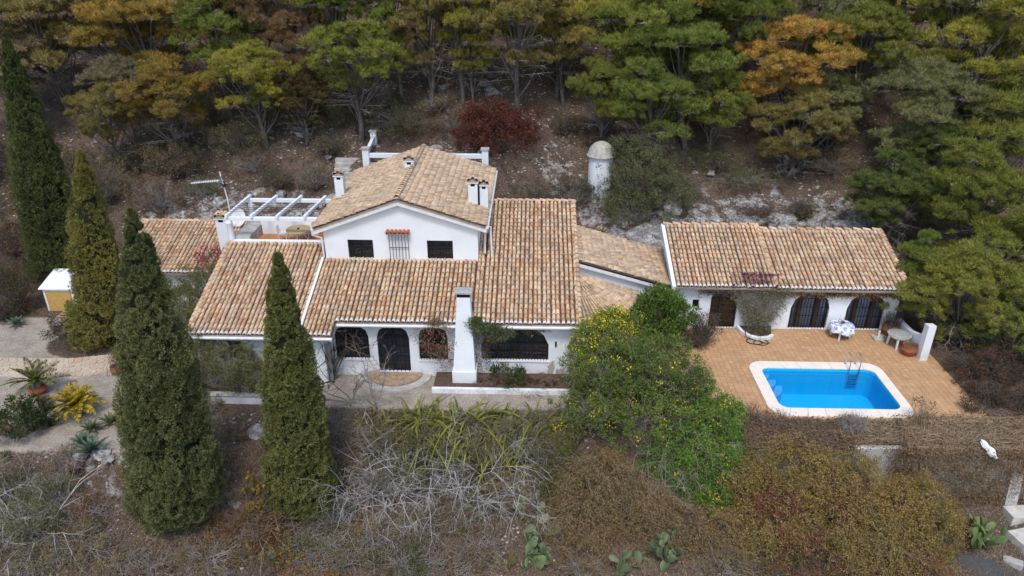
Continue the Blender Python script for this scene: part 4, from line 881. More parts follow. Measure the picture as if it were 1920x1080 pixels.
# plastic sheet on the dry vines, concrete slabs, little paper
V = []; nn_ = 9
for i in range(nn_):
    t = i / (nn_ - 1); c = np.array([18.7 + .62 * t, 25.1 - .38 * t, .03 - .6 * t]); wd = (.05 + .12 * math.sin(math.pi * min(1, t * 1.1)) + .06 * t) * (1 + .3 * math.sin(t * 11))
    V += [c + np.array([-.4, -.2, -.6]) * wd + np.array([0, -.05, 0]), c + np.array([.0, -.45, .08]) * .25, c + np.array([.6, .1, .5]) * wd]
tag(MB().add(V, [(3 * i + k, 3 * i + k + 1, 3 * i + k + 4, 3 * i + k + 3) for i in range(nn_ - 1) for k in range(2)]).build('plastic_sheet', 'cloth_white', loc=(19.0, 24.9, -.4)), 'scrap of white plastic sheet caught on the dry vines', 'plastic sheet')
for k, (x, y, a, w_, d_, lab) in enumerate(((20.75, 23.0, .25, 1.5, 1.3, 'large pale concrete slab block below the retaining wall'), (20.9, 24.3, .1, 1.3, .7, 'narrow white concrete slab behind the larger slab'), (19.45, 22.15, -.5, .7, .35, 'broken grey kerb stone lying in the rubble'))):
    z = float(G(x, y)); o = place(MB().box(-w_ / 2, w_ / 2, -d_ / 2, d_ / 2, -.5, .22 if k < 2 else .12), 'concrete_block', 'concrete' if k == 2 else simple('pale_concrete%d' % k, (.56, .53, .48), .95, 0, .2, 3), None, (x, y, z + .05), (0, 0, a), bevel=.02); tag(o, lab, 'concrete block')
av = [(17.3, 19.5), (22.5, 19.5), (22.3, 21.9), (20, 22.3), (18.4, 22.6), (17.5, 21.6)]
am = []; 
gxx, gyy = np.meshgrid(np.linspace(17.0, 24, 22), np.linspace(17.5, 22.4, 20)); zz = G(gxx, gyy) + .03 + .0 * gxx; ii = np.arange(gxx.size).reshape(gxx.shape)
link('paved_yard', npmesh('paved_yard', np.stack([gxx + .25 * np.sin(gyy * 3), gyy + .2 * np.sin(gxx * 2.7), zz], -1).reshape(-1, 3), np.stack([ii[:-1, :-1], ii[:-1, 1:], ii[1:, 1:], ii[1:, :-1]], -1).reshape(-1, 4), M['asphalt'], smooth=True), kind='structure')

# ------------------------------------------------------------------ pines
PC = {'gn': (.180, .225, .055), 'g2': (.235, .265, .062), 'yg': (.32, .305, .066), 'ob': (.275, .240, .090), 'oc': (.36, .275, .075), 'or': (.44, .29, .085), 'br': (.28, .195, .11), 'gy': (.27, .25, .165), 'gg': (.245, .265, .125), 'gd': (.14, .18, .058), 'dk': (.11, .09, .04)}
PN = {'gn': 'deep green', 'g2': 'fresh green', 'yg': 'yellow-green', 'ob': 'olive-brown', 'oc': 'ochre', 'or': 'orange-tinged', 'br': 'russet brown', 'gy': 'greyish olive', 'gg': 'grey-green', 'gd': 'dark green', 'dk': 'dark brown-green'}
def pine_proto(seed, tiers=False):
    """crown centre at z=5, crown radius 2.6"""
    global rng
    rng = np.random.default_rng(seed); t = thing('pine_tree', 'pine', 'tree'); lean = rng.normal(size=2) * .35
    tp = [np.array([lean[0] * q + .12 * math.sin(q * 7 + seed), lean[1] * q + .1 * math.cos(q * 5 + seed), 6.3 * q - .6]) for q in np.linspace(0, 1, 9)]
    MB().tube(tp, np.linspace(.17, .035, 9), 7).build('trunk', 'bark', t, smooth=True)
    lb = LB(); br = MB(); dead = LB(); cl = []
    for k in range(28):
        d = rdir(1)[0]; d[2] = abs(d[2]) * (1 if rng.random() < .66 else -.8); q = .55 + .45 * rng.random() ** .6
        c = np.array([lean[0] * .8, lean[1] * .8, 4.9]) + d * q * np.array([2.15, 2.15, 2.35]); r = .52 + .42 * rng.random()
        if tiers: c[2] = 4.9 + round((c[2] - 4.9) / 1.2) * 1.2 * .9 + (c[2] - 4.9) * .1
        cl.append((c, r))
    subs = []; sr = []
    for c, r in cl:
        n = int(14 + 15 * r); d = rdir(n); d[:, 2] = np.where(d[:, 2] < -.35, -d[:, 2], d[:, 2]); rad_ = unit(np.append(c[:2] - lean * .8, 0.)); hgt_ = (c[2] - 4.9) / 2; off = d * r * np.array([1.05, 1.05, .55 + .3 * rng.random() + .12 * hgt_]) * (.55 + .5 * rng.random((n, 1))); off = off + rad_ * (off @ rad_)[:, None] * (.45 - .25 * hgt_); subs.append(c + off); sr.append(r * (.18 + .13 * rng.random(n)))
        j = min(7, max(2, int((c[2] - .9) / 6.3 * 8 - 1))); mid = (tp[j] + c) / 2 + np.array([0, 0, -.25]); br.tube([tp[j], mid, c + np.array([0, 0, -.15])], [.055, .035, .015], 4, cap=False)
        dd_ = rdir(16); dd_[:, 2] = -np.abs(dd_[:, 2]) * .3; dead.sticks(np.repeat((c - np.array([0, 0, .1]))[None], 16, 0) + dd_ * .1, c - np.array([0, 0, .12]) + dd_ * r * (.6 + .7 * rng.random((16, 1))), .012, .004)
    subs = np.concatenate(subs); sr = np.concatenate(sr)
    lb.balls(subs, sr, 92, .19, .028, up=.7, inner=.1, flat=.9, jit=.3)
    br.build('limbs', 'bark', t, smooth=True)
    for q in range(26):     # lower dead boughs
        a = rng.random() * 6.28; z = 2.0 + 2.2 * rng.random(); b = np.array([lean[0] * .5, lean[1] * .5, z]); e = b + np.array([math.cos(a), math.sin(a), -.05 + .3 * rng.random()]) * (.9 + 1.1 * rng.random()); dead.sticks([b], [e], .022, .008)
        for _ in range(14):
            k = rng.random(); p_ = b + (e - b) * (.3 + .7 * k); d = unit(rng.normal(size=3) + np.array([math.cos(a), math.sin(a), -.1])); dead.sticks([p_], [p_ + d * (.25 + .4 * rng.random())], .008, .003)
    dead.build('dead_twigs', 'twig_grey', t); lb.build('crown', 'needles', t)
    return t
rng0 = rng
protos = [pine_proto(11), pine_proto(23), pine_proto(37, True), pine_proto(41), pine_proto(59, True)]
rng = np.random.default_rng(99)
PINES = [(-35.5, 43.0, 3.2, 2.4, 'gd'), (-38.0, 40.0, 3.2, 2.6, 'gn'), (-32.08, 50.14, 5.5, 3.71, 'ob'),(-34.06, 48.15, 5, 2.78, 'gy'),(-25.04, 49.97, 5.5, 3.69, 'oc'),(-20.8, 49.61, 5.5, 2.61, 'gn'),(-15.94, 49.58, 5, 2.09, 'br'),(-13.52, 51.21, 6, 2.65, 'gn'),(-11.79, 48.56, 5, 2.93, 'g2'),(-17.69, 47.1, 4.5, 2.54, 'yg'),(-22.8, 45.81, 4, 2.68, 'oc'),(-25.37, 45.32, 4.5, 2.32, 'gy'),(-26.43, 44.35, 4, 1.97, 'ob'),(-7.12, 50.62, 5.5, 2.81, 'ob'),(-4.18, 50.76, 3.6, 1.5, 'yg'),(-1.31, 50.03, 6, 3.11, 'ob'),(2.1, 53.04, 5, 2.2, 'ob'),(1.71, 53.64, 6, 2.93, 'yg'),(6.68, 51.51, 6, 3.39, 'g2'),(10.4, 49.94, 6, 3.49, 'gn'),(4.5, 48.96, 4.2, 1.93, 'g2'),(8.1, 47.2, 4.8, 2.88, 'gn'),(12.1, 49.17, 4, 2.11, 'g2'),(14.88, 52.82, 6, 2.17, 'gn'),(17.1, 50.19, 5.5, 3.51, 'or'),(16.96, 47.78, 3.2, 2.95, 'ob'),(21.46, 50.69, 5.5, 3.33, 'g2'),(24.85, 54.01, 6, 2.55, 'yg'),(28.24, 52.32, 6, 2.66, 'gg'),(28.9, 49.91, 5.5, 4.14, 'yg'),(24.51, 46.35, 5, 3.65, 'gg'),(19.8, 48.69, 3.5, 2.09, 'gg'),(28.76, 45.05, 5, 3.56, 'g2'),(21.29, 40.92, 3.6, 2.62, 'gd'),(25.47, 39.89, 4.5, 3.29, 'g2'),(24.35, 43.6, 4, 2.24, 'gd'),(8.46, 54.9, 6, 3.36, 'g2'),(20.49, 54.58, 6, 2.58, 'gg'),(-9.35, 51.77, 6, 2.49, 'gn'),(-19.2, 51.15, 6, 2.83, 'br'),(-29.3, 51.28, 6, 3.2, 'ob'),(-15.23, 47.43, 3.0, 2.07, 'dk'),(-5.0, 50.85, 6, 2.44, 'yg'),(12.1, 54.47, 6, 2.96, 'gn'),(31.79, 52.76, 6, 2.84, 'gg'),(21.37, 33.2, 2.57, 2.93, 'g2'),(24.71, 36.0, 4.13, 3.08, 'g2'),(20.17, 35.5, 3.23, 1.12, 'gn'),(23.63, 32.0, 1.74, 2.35, 'gn'),]
used = set()
def plant_pine(k, x, y, hc, r, c, label, group='pines on the hillside'):
    k = k % len(protos); t = protos[k] if k not in used else copy_tree(protos[k]); used.add(k); r *= 1.16; s = r / 2.75; zs = hc / 5.0
    zs = max(zs, s * .8); t.location = (x, y, float(G(x, y)) + hc - 5 * zs); 
    t.scale = (s, s, zs); t.rotation_euler = (0, 0, rng.random() * 6.28); tag(t, label, 'tree', group)
    j = .85 + .3 * rng.random()
    for ch in t.children:
        if ch.name.startswith('crown'): cc = PC[c]; ch.color = (cc[0] * j, cc[1] * j * (.95 + .1 * rng.random()), cc[2] * j, 1)
    return t
LM = [(-30, 'above the tallest cypress'), (-24, 'above the golden-green cypress'), (-19, 'above the annex roof'), (-14.5, 'uphill from the antenna'), (-11, 'above the stone steps'), (-7, 'above the rear terrace wall'), (-3, 'behind the dark red smoke bush'), (.5, 'just right of the smoke bush'), (4.3, 'behind the domed tower'), (8, 'above the bush tree by the tower'), (12, 'above the left end of the guest house'), (16, 'above the middle of the guest house'), (20, 'above the right end of the guest house'), (25, 'on the slope beyond the guest house'), (31, 'far beyond the guest house gable end')]
seen_l = {}
def pine_label(x, y, r, c):
    w_ = min(LM, key=lambda q: abs(q[0] - x))[1]; s_ = 'small' if r < 2.3 else 'broad' if r > 3.1 else 'mid-sized'
    l_ = s_ + ' ' + PN[c] + ' pine ' + w_
    if l_ in seen_l: l_ = l_ + (', higher up the slope' if y > seen_l[l_] else ', lower on the slope')
    seen_l[l_] = y; return l_
for i, (x, y, hc, r, c) in enumerate(PINES):
    if i >= len(PINES) - 4: lab, grp = ['spreading green pine overhanging the guest house gable end', 'tall green pine rising behind the guest house gable pine', 'small pine sprig tree touching the guest house roof corner', 'low green pine crown beyond the terrace end wall'][i - len(PINES) + 4], 'pines beside the guest house'
    else: lab, grp = pine_label(x, y, r, c), PN[c] + ' pines on the slope'
    plant_pine(i * 7 + i // 3, x, y, hc, r, c, lab, grp)
kk = list(PC)
for i in range(64):      # the wood further up the slope
    x = -58 + 116 * ((i * 0.618034) % 1) + rng.normal(); y = 55 + 28 * (i / 64) + rng.normal(); c = ['ob', 'gn', 'g2', 'yg', 'oc', 'gg'][rng.integers(6)]
    plant_pine(i * 3 + i // 5, x, y, 5.5 + rng.random(), 2.7 + 1.3 * rng.random(), c, PN[c] + ' pine high in the wood above the houses', PN[c] + ' pines high in the wood')

# ------------------------------------------------------------------ cypresses
def cypress(label, x, y, h, rad, nl, seed, color, lean=(0, 0), taper=1., z0=0.0, leafn=105, ls=.105, sp_=.30):
    global rng
    rng = np.random.default_rng(seed); zb_ = float(G(x, y)); t = thing('cypress_tree', label, 'tree', (x, y, zb_), 'columnar cypresses')
    MB().tube([(x, y, zb_ - .3), (x + lean[0] * .3, y + lean[1] * .3, zb_ + h * .3), (x + lean[0] * .9, y + lean[1] * .9, zb_ + h * .9)], [.24, .16, .03], 8).build('trunk', 'bark', t, smooth=True)
    for k in range(4): a = k * 1.6 + seed; MB().tube([(x + .3 * math.cos(a), y + .3 * math.sin(a), zb_ - .2), (x + .5 * math.cos(a), y + .5 * math.sin(a), zb_ + 1.2), (x + .45 * math.cos(a), y + .45 * math.sin(a), zb_ + 2.2)], [.06, .045, .02], 5).build('stem', 'twig_grey', t)
    def prof(q): return rad * np.clip(np.minimum(1, (q / .07)) ** .45, .6, 1) * (1 - np.clip((q - .1) / .9, 0, 1) ** (1.15 * taper)) ** .85 + .05
    rows = int((h - z0) / sp_); q = []; a = []
    for k in range(rows):
        qq = (k + .5) / rows; m_ = max(3, int(2 * math.pi * float(prof(qq)) / sp_ * nl / 1000)); a.append((np.arange(m_) + .5 * (k % 2) + rng.normal(size=m_) * .22) / m_ * 2 * math.pi + k * .7); q.append(np.clip(qq + rng.normal(size=m_) * .35 / rows, 0, 1))
    q = np.concatenate(q); a = np.concatenate(a)
    q = np.concatenate([q, .80 + .2 * rng.random(90)]); a = np.concatenate([a, rng.random(90) * 6.28])
    zz = zb_ + z0 + (h - z0) * q; rr = prof(q) * (.78 + .27 * rng.random(len(q)) ** .7); rr *= 1 + .30 * (vnoise(a * 2.2 + seed, zz * .8, 5.) - .5) + .34 * (vnoise(a * 4.5 + seed, zz * 1.9, 9.) - .5)
    hx = x + lean[0] * q; hy = y + lean[1] * q; C_ = np.stack([hx + rr * np.cos(a), hy + rr * np.sin(a), zz], 1)
    lr = sp_ * (.50 + .42 * rng.random(len(q))) * np.clip(1.5 * rr / rad + .12, .22, 1)
    lb = LB(); lb.balls(C_, lr, leafn, ls, .040, up=.55, inner=.72, flat=1.25, jit=.35); lb.build('crown', 'cypress', t, color)
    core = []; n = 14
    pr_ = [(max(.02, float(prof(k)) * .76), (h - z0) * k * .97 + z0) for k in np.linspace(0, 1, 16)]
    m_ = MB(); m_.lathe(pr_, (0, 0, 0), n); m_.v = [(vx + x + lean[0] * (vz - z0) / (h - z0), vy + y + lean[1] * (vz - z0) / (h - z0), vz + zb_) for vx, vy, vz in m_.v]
    m_.build('shade_core', simple('cypress_core_shade%d' % seed, (.016, .020, .009), .95, 0, .4, 6), t)  # solid core; its near-black colour paints the shade between the leaf lumps
    return t
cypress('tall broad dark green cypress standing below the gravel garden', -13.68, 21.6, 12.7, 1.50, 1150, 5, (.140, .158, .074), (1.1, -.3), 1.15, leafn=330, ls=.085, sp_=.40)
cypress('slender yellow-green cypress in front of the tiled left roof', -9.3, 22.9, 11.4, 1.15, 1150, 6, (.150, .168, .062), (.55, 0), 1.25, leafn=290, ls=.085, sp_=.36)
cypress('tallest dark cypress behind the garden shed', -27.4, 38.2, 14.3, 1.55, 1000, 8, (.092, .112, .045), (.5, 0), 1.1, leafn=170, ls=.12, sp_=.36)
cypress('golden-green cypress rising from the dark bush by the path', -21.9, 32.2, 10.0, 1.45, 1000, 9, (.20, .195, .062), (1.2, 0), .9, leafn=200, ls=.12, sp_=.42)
rng = np.random.default_rng(123)

# ------------------------------------------------------------------ shrubs
def shrub(name, label, blobs, color, L=.10, W=.05, per=7., n=46, size=.22, twigs=60, twig='twig_brown', up=.3, flowers=None, group=None, cat='shrub', mat='leaf', zlow=-.35, tw_len=.5, jit=.4, inner=.1, droop=None):
    b0 = blobs[0]; bx, by = b0[0], b0[1]; z = float(G(bx, by)); t = thing(name, label, cat, (bx, by, z), group)
    P = lumps(blobs, per, size, zlow); lb = LB(); lb.balls(P, size * (.7 + .7 * rng.random(len(P))), n, L, W, up=up, inner=inner, jit=jit); lb.build('foliage', mat, t, color)
    st = LB()
    for b in blobs:
        k = twigs; g = np.array([b[0], b[1], float(G(b[0], b[1]))]); d = rdir(k); d[:, 2] = np.abs(d[:, 2]) * .9 + .05; e = np.array(b[:3]) + d * np.array([b[3], b[3] * .85, b[4]]) * (.85 + .35 * rng.random((k, 1)))
        s0 = np.repeat(g[None], k, 0) + rng.normal(size=(k, 3)) * np.array([.15, .15, .02]); m_ = (s0 + e) / 2 + rng.normal(size=(k, 3)) * .12 + np.array([0, 0, .15]) * b[4]
        st.sticks(s0, m_, .018, .011); st.sticks(m_, e, .011, .004)
        for _ in range(3): q = m_ + (e - m_) * rng.random((k, 1)); dd_ = unit(rng.normal(size=(k, 3)) + (e - m_)); st.sticks(q, q + dd_ * tw_len * (.4 + .8 * rng.random((k, 1))), .006, .0025)
    if droop:
        dn, dleaf, dmat, dl, dw = droop; A = []; B = []; LP = []
        for b in blobs:
            m_ = max(6, int(dn * b[3])); th = rng.random(m_) * 6.28; ph = .1 + 1.1 * rng.random(m_); k = .95 + .2 * rng.random(m_); pq = None; dph = .04 + .16 * rng.random(m_)
            for s_ in range(7):
                q = np.array(b[:3]) + k[:, None] * np.stack([b[3] * np.sin(ph) * np.cos(th), b[3] * .85 * np.sin(ph) * np.sin(th), b[4] * np.cos(ph)], 1) + rng.normal(size=(m_, 3)) * .05
                q[:, 2] = np.maximum(q[:, 2], G(q[:, 0], q[:, 1]) + .02)
                if pq is not None: A.append(pq); B.append(q); LP.append(q)
                pq = q; ph = ph + dph; th = th + rng.normal(size=m_) * .12; k = k + .03 * rng.normal(size=m_)
        A = np.concatenate(A); B = np.concatenate(B); LP = np.concatenate(LP)
        ds = LB(); ds.sticks(A, B, .005, .004); ds.build('drooping_stems', dmat, t, kind='stuff')
        LP = np.array(LP); LP = np.repeat(LP, dleaf, 0) + rng.normal(size=(len(LP) * dleaf, 3)) * .05; dd_ = rdir(len(LP)); dd_[:, 2] -= .4; dlv = LB(); dlv.leaves(LP, unit(dd_), dl, dw); dlv.build('drooping_leaves', mat, t, tuple(q * 1.15 for q in color))
    st.build('stems', twig, t)
    if flowers:
        fc, cnt, fs = flowers; P2 = lumps(blobs, 40, size, zlow); cc = P2[rng.integers(len(P2), size=max(4, cnt // 9))]; fp = np.repeat(cc, 9, 0) + rng.normal(size=(len(cc) * 9, 3)) * .12 + unit(np.repeat(cc, 9, 0) - np.array(b0[:3])) * size * .9; fp = fp + np.array([0, -.05, .06])
        fl = LB()
        for k in range(3): fl.leaves(fp, unit(rdir(len(fp)) + np.array([0, -.4, .7])), fs, fs * .8)
        fl.build('flowers', 'petal', t, fc, 'stuff')
    return t
YEL = (.88, .76, .03)
shrub('flowering_shrub', 'green climbing shrub with yellow flowers at the house corner', [(3.05, 28.3, 2.55, 1.25, 1.25), (2.35, 28.0, 1.75, .8, 1.3), (3.9, 29.6, 2.3, 1.2, 1.1), (3.5, 29.4, 2.95, .9, .6)], (.155, .215, .048), per=10, n=66, L=.10, W=.042, flowers=(YEL, 1300, .05), twigs=50, tw_len=.7, droop=(22, 4, 'twig_grey', .09, .04))
shrub('broom_mound', 'large rounded dark green shrub mound before the pool terrace', [(3.58, 27.0, 1.7, 1.9, 1.65), (5.6, 27.3, 1.65, 1.9, 1.5), (2.67, 26.0, .3, 1.45, 1.45), (4.7, 25.9, .4, 2.1, 1.5), (6.9, 27.0, .9, 1.1, 1.3)], (.140, .195, .048), per=10, n=72, L=.11, W=.045, flowers=(YEL, 520, .055), droop=(18, 3, 'twig_grey', .09, .04), twigs=80, twig='twig_grey', tw_len=.9)
shrub('cascading_shrub', 'bright green cascading shrub with yellow flowers below the terrace corner', [(7.84, 26.0, .0, 1.35, 1.25), (6.74, 25.0, -1.1, 1.6, 1.5), (8.05, 24.6, -1.6, 1.0, 1.6), (7.53, 24.0, -2.4, 1.1, 1.0), (5.84, 24.6, -1.8, 1.1, 1.2)], (.115, .230, .036), per=10, n=72, L=.12, W=.036, up=-.15, flowers=(YEL, 800, .05), droop=(60, 6, 'twig_tan', .10, .035), twigs=50, tw_len=.8)
shrub('laurel_tree', 'glossy dark green small tree beside the fan roof', [(6.5, 32.9, 1.85, 1.2, 1.15), (5.85, 32.7, 1.5, .9, 1.05), (7.4, 32.9, 1.45, .85, 1.0), (6.7, 32.5, .8, 1.0, .75)], (.10, .185, .032), per=9, n=55, L=.15, W=.075, cat='tree', size=.28, up=.5)
shrub('brown_bush', 'brownish purple bush next to the glossy small tree', [(8.85, 33.0, .8, .85, .75), (8.3, 32.5, .4, .9, .5)], (.10, .085, .055), per=9, n=40, L=.08, W=.04, twigs=120, twig='twig_dark')
shrub('dry_shrub', 'dry brown drooping shrub below the dark green mound', [(3.02, 23.4, -1.9, 1.8, 1.7), (2.14, 22.3, -2.7, 1.5, 1.6), (4.32, 22.9, -2.3, 1.5, 1.45), (5.7, 22.5, -2.9, 1.4, 1.3), (7.3, 22.2, -3.1, 1.5, 1.2)], (.235, .172, .082), per=8, n=60, L=.10, W=.040, up=-.5, twigs=140, twig='twig_brown', tw_len=.9, droop=(130, 5, 'twig_tan', .07, .032))
shrub('golden_bush', 'sprawling golden-brown bush below the pool retaining wall', [(10.88, 24.3, -1.45, 2.0, 1.5), (9.2, 24.0, -1.9, 1.3, 1.4), (12.9, 24.1, -1.7, 1.7, 1.4), (12.33, 23.0, -2.9, 2.8, 1.5), (15.57, 23.3, -2.6, 1.75, 1.5), (14.03, 22.2, -3.5, 2.6, 1.2), (9.51, 22.4, -3.1, 1.7, 1.4), (16.5, 22.9, -3.2, 1.1, 1.3)], (.265, .20, .062), per=8, n=56, L=.085, W=.042, up=.1, twigs=140, twig='twig_brown', tw_len=.8, droop=(90, 6, 'twig_tan', .075, .04))
for i, (b, lab) in enumerate((((9.97, 23.1, -2.1, 1.1, 1.1), 'reddish brown bush beside the cascading green shrub'), ((12.59, 23.5, -1.7, 1.2, 1.0), 'dull red bush rising from the middle of the golden bush'), ((10.8, 21.8, -3.0, 1.6, 1.1), 'wine-brown bush low in front of the golden bush'), ((14.88, 21.3, -3.5, 1.5, .9), 'dark maroon bush by the asphalt yard'))):
    shrub('red_bush', lab, [b], (.27, .13, .09), per=10, n=60, L=.08, W=.038, twigs=200, twig='twig_dark', tw_len=.6, group='reddish bushes of the lower slope')
SC = [((-19.05, 20.5, -1.4, 1.5, 1.2), 'grey-green scrub bush with pale bare branches below the gravel garden', (.10, .105, .055)), ((-18.7, 21.7, -1.0, 1.25, .8), 'grey-green bush below the rough stone edge of the gravel garden', (.105, .105, .06)),
      ((-9.0, 21.0, -2.9, 1.15, 1.0), 'pale grey-green scrub at the foot of the slender cypress', (.12, .125, .075)), ((-7.07, 20.8, -2.9, 1.25, .8), 'grey scrub beside the dry brown slope', (.125, .12, .075)), ((-4.76, 20.6, -3.0, 1.55, .65), 'dark green low bush on the dry brown slope', (.055, .07, .025)),
      ((-16.82, 19.8, -1.9, 1.6, .9), 'low tan scrub at the foot of the broad cypress', (.12, .10, .055)), ((-20.4, 22.0, -.9, 1.0, .9), 'dark scrub under the hibiscus', (.075, .07, .04)), ((-12.0, 19.8, -2.2, 1.4, .6), 'brown dry scrub under the broad cypress', (.12, .085, .045)), ((-1.9, 21.2, -2.9, 1.1, .6), 'small brown scrub between the prickly pears', (.12, .09, .05)), ((-17.2, 21.4, -1.3, .9, .6), 'rust brown scrub under the stones of the gravel edge', (.15, .08, .04)), ((-15.9, 22.3, -.7, .7, .6), 'small rusty bush against the broad cypress', (.15, .075, .035)), ((-20.8, 19.6, -1.7, 1.4, .9), 'olive scrub with bare twigs near the pale branches', (.10, .10, .05)), ((-15.0, 19.6, -2.2, 1.1, .5), 'tan low scrub in front of the broad cypress trunk', (.13, .10, .06)), ((-7.9, 22.3, -2.2, 1.0, .7), 'dark green scrub against the slender cypress', (.055, .065, .03)), ((-12.3, 24.6, -.7, .8, .5), 'brown scrub on the bank below the low white wall', (.13, .085, .05)), ((-18.6, 23.0, -.3, .8, .4), 'dead brown scrub beside the largest agave', (.13, .085, .055)), ((-6.2, 21.5, -2.6, 1.2, .8), 'straw-coloured scrub below the bare grey thicket', (.14, .115, .06)), ((-4.1, 22.2, -2.4, 1.3, .7), 'grey straw scrub under the grey arching branches', (.12, .105, .065)), ((-2.4, 22.7, -2.3, 1.2, .8), 'olive brown scrub beside the slender prickly pear', (.11, .10, .05)), ((-.8, 23.4, -2.0, 1.1, .9), 'dense straw scrub behind the slender prickly pear', (.14, .11, .055)), ((-3.2, 20.4, -3.1, 1.2, .5), 'thin brown scrub at the lowest part of the slope', (.13, .09, .055)), ((-10.6, 26.1, .0, .7, .4), 'brown scrub at the end of the low white wall', (.12, .09, .05)), ((-8.3, 25.6, -.3, .9, .6), 'grey-brown scrub beside the leafless saplings', (.12, .10, .06)), ((-14.3, 26.2, .1, .8, .45), 'olive scrub in front of the low white wall', (.09, .09, .045)), ((-8.3, 20.0, -2.9, 1.2, .6), 'rusty leaf scrub below the slender cypress', (.17, .095, .04)), ((-13.9, 19.3, -2.3, 1.2, .5), 'brown litter scrub below the broad cypress', (.13, .085, .05)), ((-18.0, 19.4, -2.0, 1.2, .8), 'grey-green scrub with pale twigs at the garden foot', (.11, .11, .065)), ((-21.5, 21.0, -1.2, 1.3, .9), 'dark olive scrub left of the pale branches', (.08, .08, .045)), ((7.6, 21.2, -3.3, 1.4, .9), 'tan straw scrub between dry shrub and golden bush', (.15, .115, .06)), ((2.0, 20.6, -3.3, 1.2, .6), 'straw scrub between the two low prickly pears', (.14, .10, .055))]
for b, lab, c in SC: shrub('scrub_bush', lab, [b], tuple(q * 1.75 for q in c), per=9, n=44, L=.085, W=.036, twigs=110, twig='twig_grey', tw_len=.7, group='scrub bushes of the lower slope')
shrub('hibiscus', 'dark green hibiscus with a few red flowers beside the gravel', [(-21.3, 24.2, .35, 1.35, 1.2), (-20.9, 24.8, .55, .9, .9)], (.045, .075, .022), L=.11, W=.06, flowers=((.55, .02, .03), 9, .05), twigs=40)
shrub('yellow_leaved_vine', 'straggling vine with yellow and rust leaves between the two front cypresses', [(-11.23, 22.6, -1.2, 1.15, .8), (-10.5, 22.0, -1.8, 1.0, .6), (-11.3, 21.0, -2.2, 1.4, .6), (-9.6, 20.4, -2.6, 1.2, .5)], (.26, .19, .02), per=3, n=14, L=.14, W=.09, twigs=90, twig='twig_brown', tw_len=.9)
shrub('rust_litter_bush', 'rust brown dead bush on the slope between the two front cypresses', [(-11.0, 21.4, -2.2, 1.5, .7), (-9.9, 21.3, -2.4, 1.3, .6)], (.16, .075, .03), per=8, n=30, L=.09, W=.05, twigs=120, twig='twig_brown')
shrub('olive_bush', 'feathery grey-green bush between the cypress and the low wall', [(-13.6, 27.6, 1.1, 1.7, 1.45), (-15.2, 27.8, 1.5, 1.1, 1.5), (-12.4, 27.4, .7, 1.1, 1.05)], (.17, .18, .075), per=10, n=70, L=.11, W=.026, twigs=110, twig='twig_grey', tw_len=.8)
shrub('dark_bush', 'dark green bush at the foot of the golden-green cypress', [(-23.3, 31.8, .6, 1.3, .85), (-22.2, 31.7, .6, .95, .85)], (.052, .058, .028), per=9, n=50, L=.09, W=.04, twigs=60)
shrub('tangled_bush', 'brown-green bush left of the garden shed', [(-28.5, 35.3, .9, 1.3, 1.6), (-28.4, 34.2, .4, 1.0, 1.0)], (.078, .066, .034), L=.09, W=.04, twigs=120, twig='twig_dark')
shrub('purple_bush', 'dark purple-brown bush at the right end of the terrace', [(21.3, 30.0, .0, 1.6, 1.5), (23.25, 30.6, -.1, 1.3, 1.5), (20.6, 28.2, -.2, 1.0, .9), (22.0, 27.8, -.4, 1.4, .8)], (.11, .066, .046), per=9, n=54, L=.085, W=.04, twigs=160, twig='twig_dark')
shrub('creeper', 'green-grey creeper against the left block and annex roof', [(-18.0, 33.2, 1.5, 1.5, 1.7), (-17.9, 31.6, .8, 1.3, 1.4), (-16.6, 33.7, 2.6, 1.2, 1.2), (-16.6, 31.0, 1.2, 1.2, 1.5), (-16.3, 29.4, 1.0, 1.0, 1.4)], (.155, .165, .065), per=9, n=60, L=.09, W=.04, twigs=90, twig='twig_grey', flowers=((.42, .015, .10), 20, .06))
shrub('bougainvillea', 'magenta bougainvillea spilling over the annex roof edge', [(-16.55, 34.6, 3.55, .75, .5)], (.10, .085, .045), per=8, n=30, L=.08, W=.05, twigs=60, twig='twig_grey', flowers=((.38, .012, .085), 420, .065))
shrub('bed_plant', 'green leafy plant in the bed under the wide window', [(-.95, 28.6, .55, .75, .5)], (.055, .085, .03), L=.12, W=.06, twigs=20, per=10)
shrub('bed_litter_plants', 'low brown withered plants in the white kerbed bed', [(-.2, 28.5, .22, 1.7, .22, .4), (-2.0, 28.4, .22, .6, .2, .3)], (.12, .07, .045), per=14, n=22, L=.09, W=.05, twigs=60, size=.1)
shrub('smoke_bush', 'dark red smoke bush behind the rear terrace', [(-2.1, 46.9, 6.95, 2.5, 1.9), (-3.3, 48.2, 7.2, 1.7, 1.6)], (.125, .040, .028), per=9, n=46, L=.13, W=.065, size=.3, twigs=50, twig='twig_dark')
shrub('olive_tree', 'dense grey-green bush tree beside the domed tower', [(6.7, 44.6, 4.9, 2.5, 2.5), (6.3, 43.5, 3.4, 2.3, 1.5), (8.4, 43.7, 4.0, 1.5, 1.8)], (.135, .148, .08), per=8, n=60, L=.12, W=.045, size=.3, twigs=50, twig='twig_grey', cat='tree')
shrub('grey_bush', 'low grey bush in front of the domed tower', [(2.8, 44.6, 3.9, 1.7, .9)], (.085, .082, .055), per=8, n=40, twigs=120, twig='twig_grey')
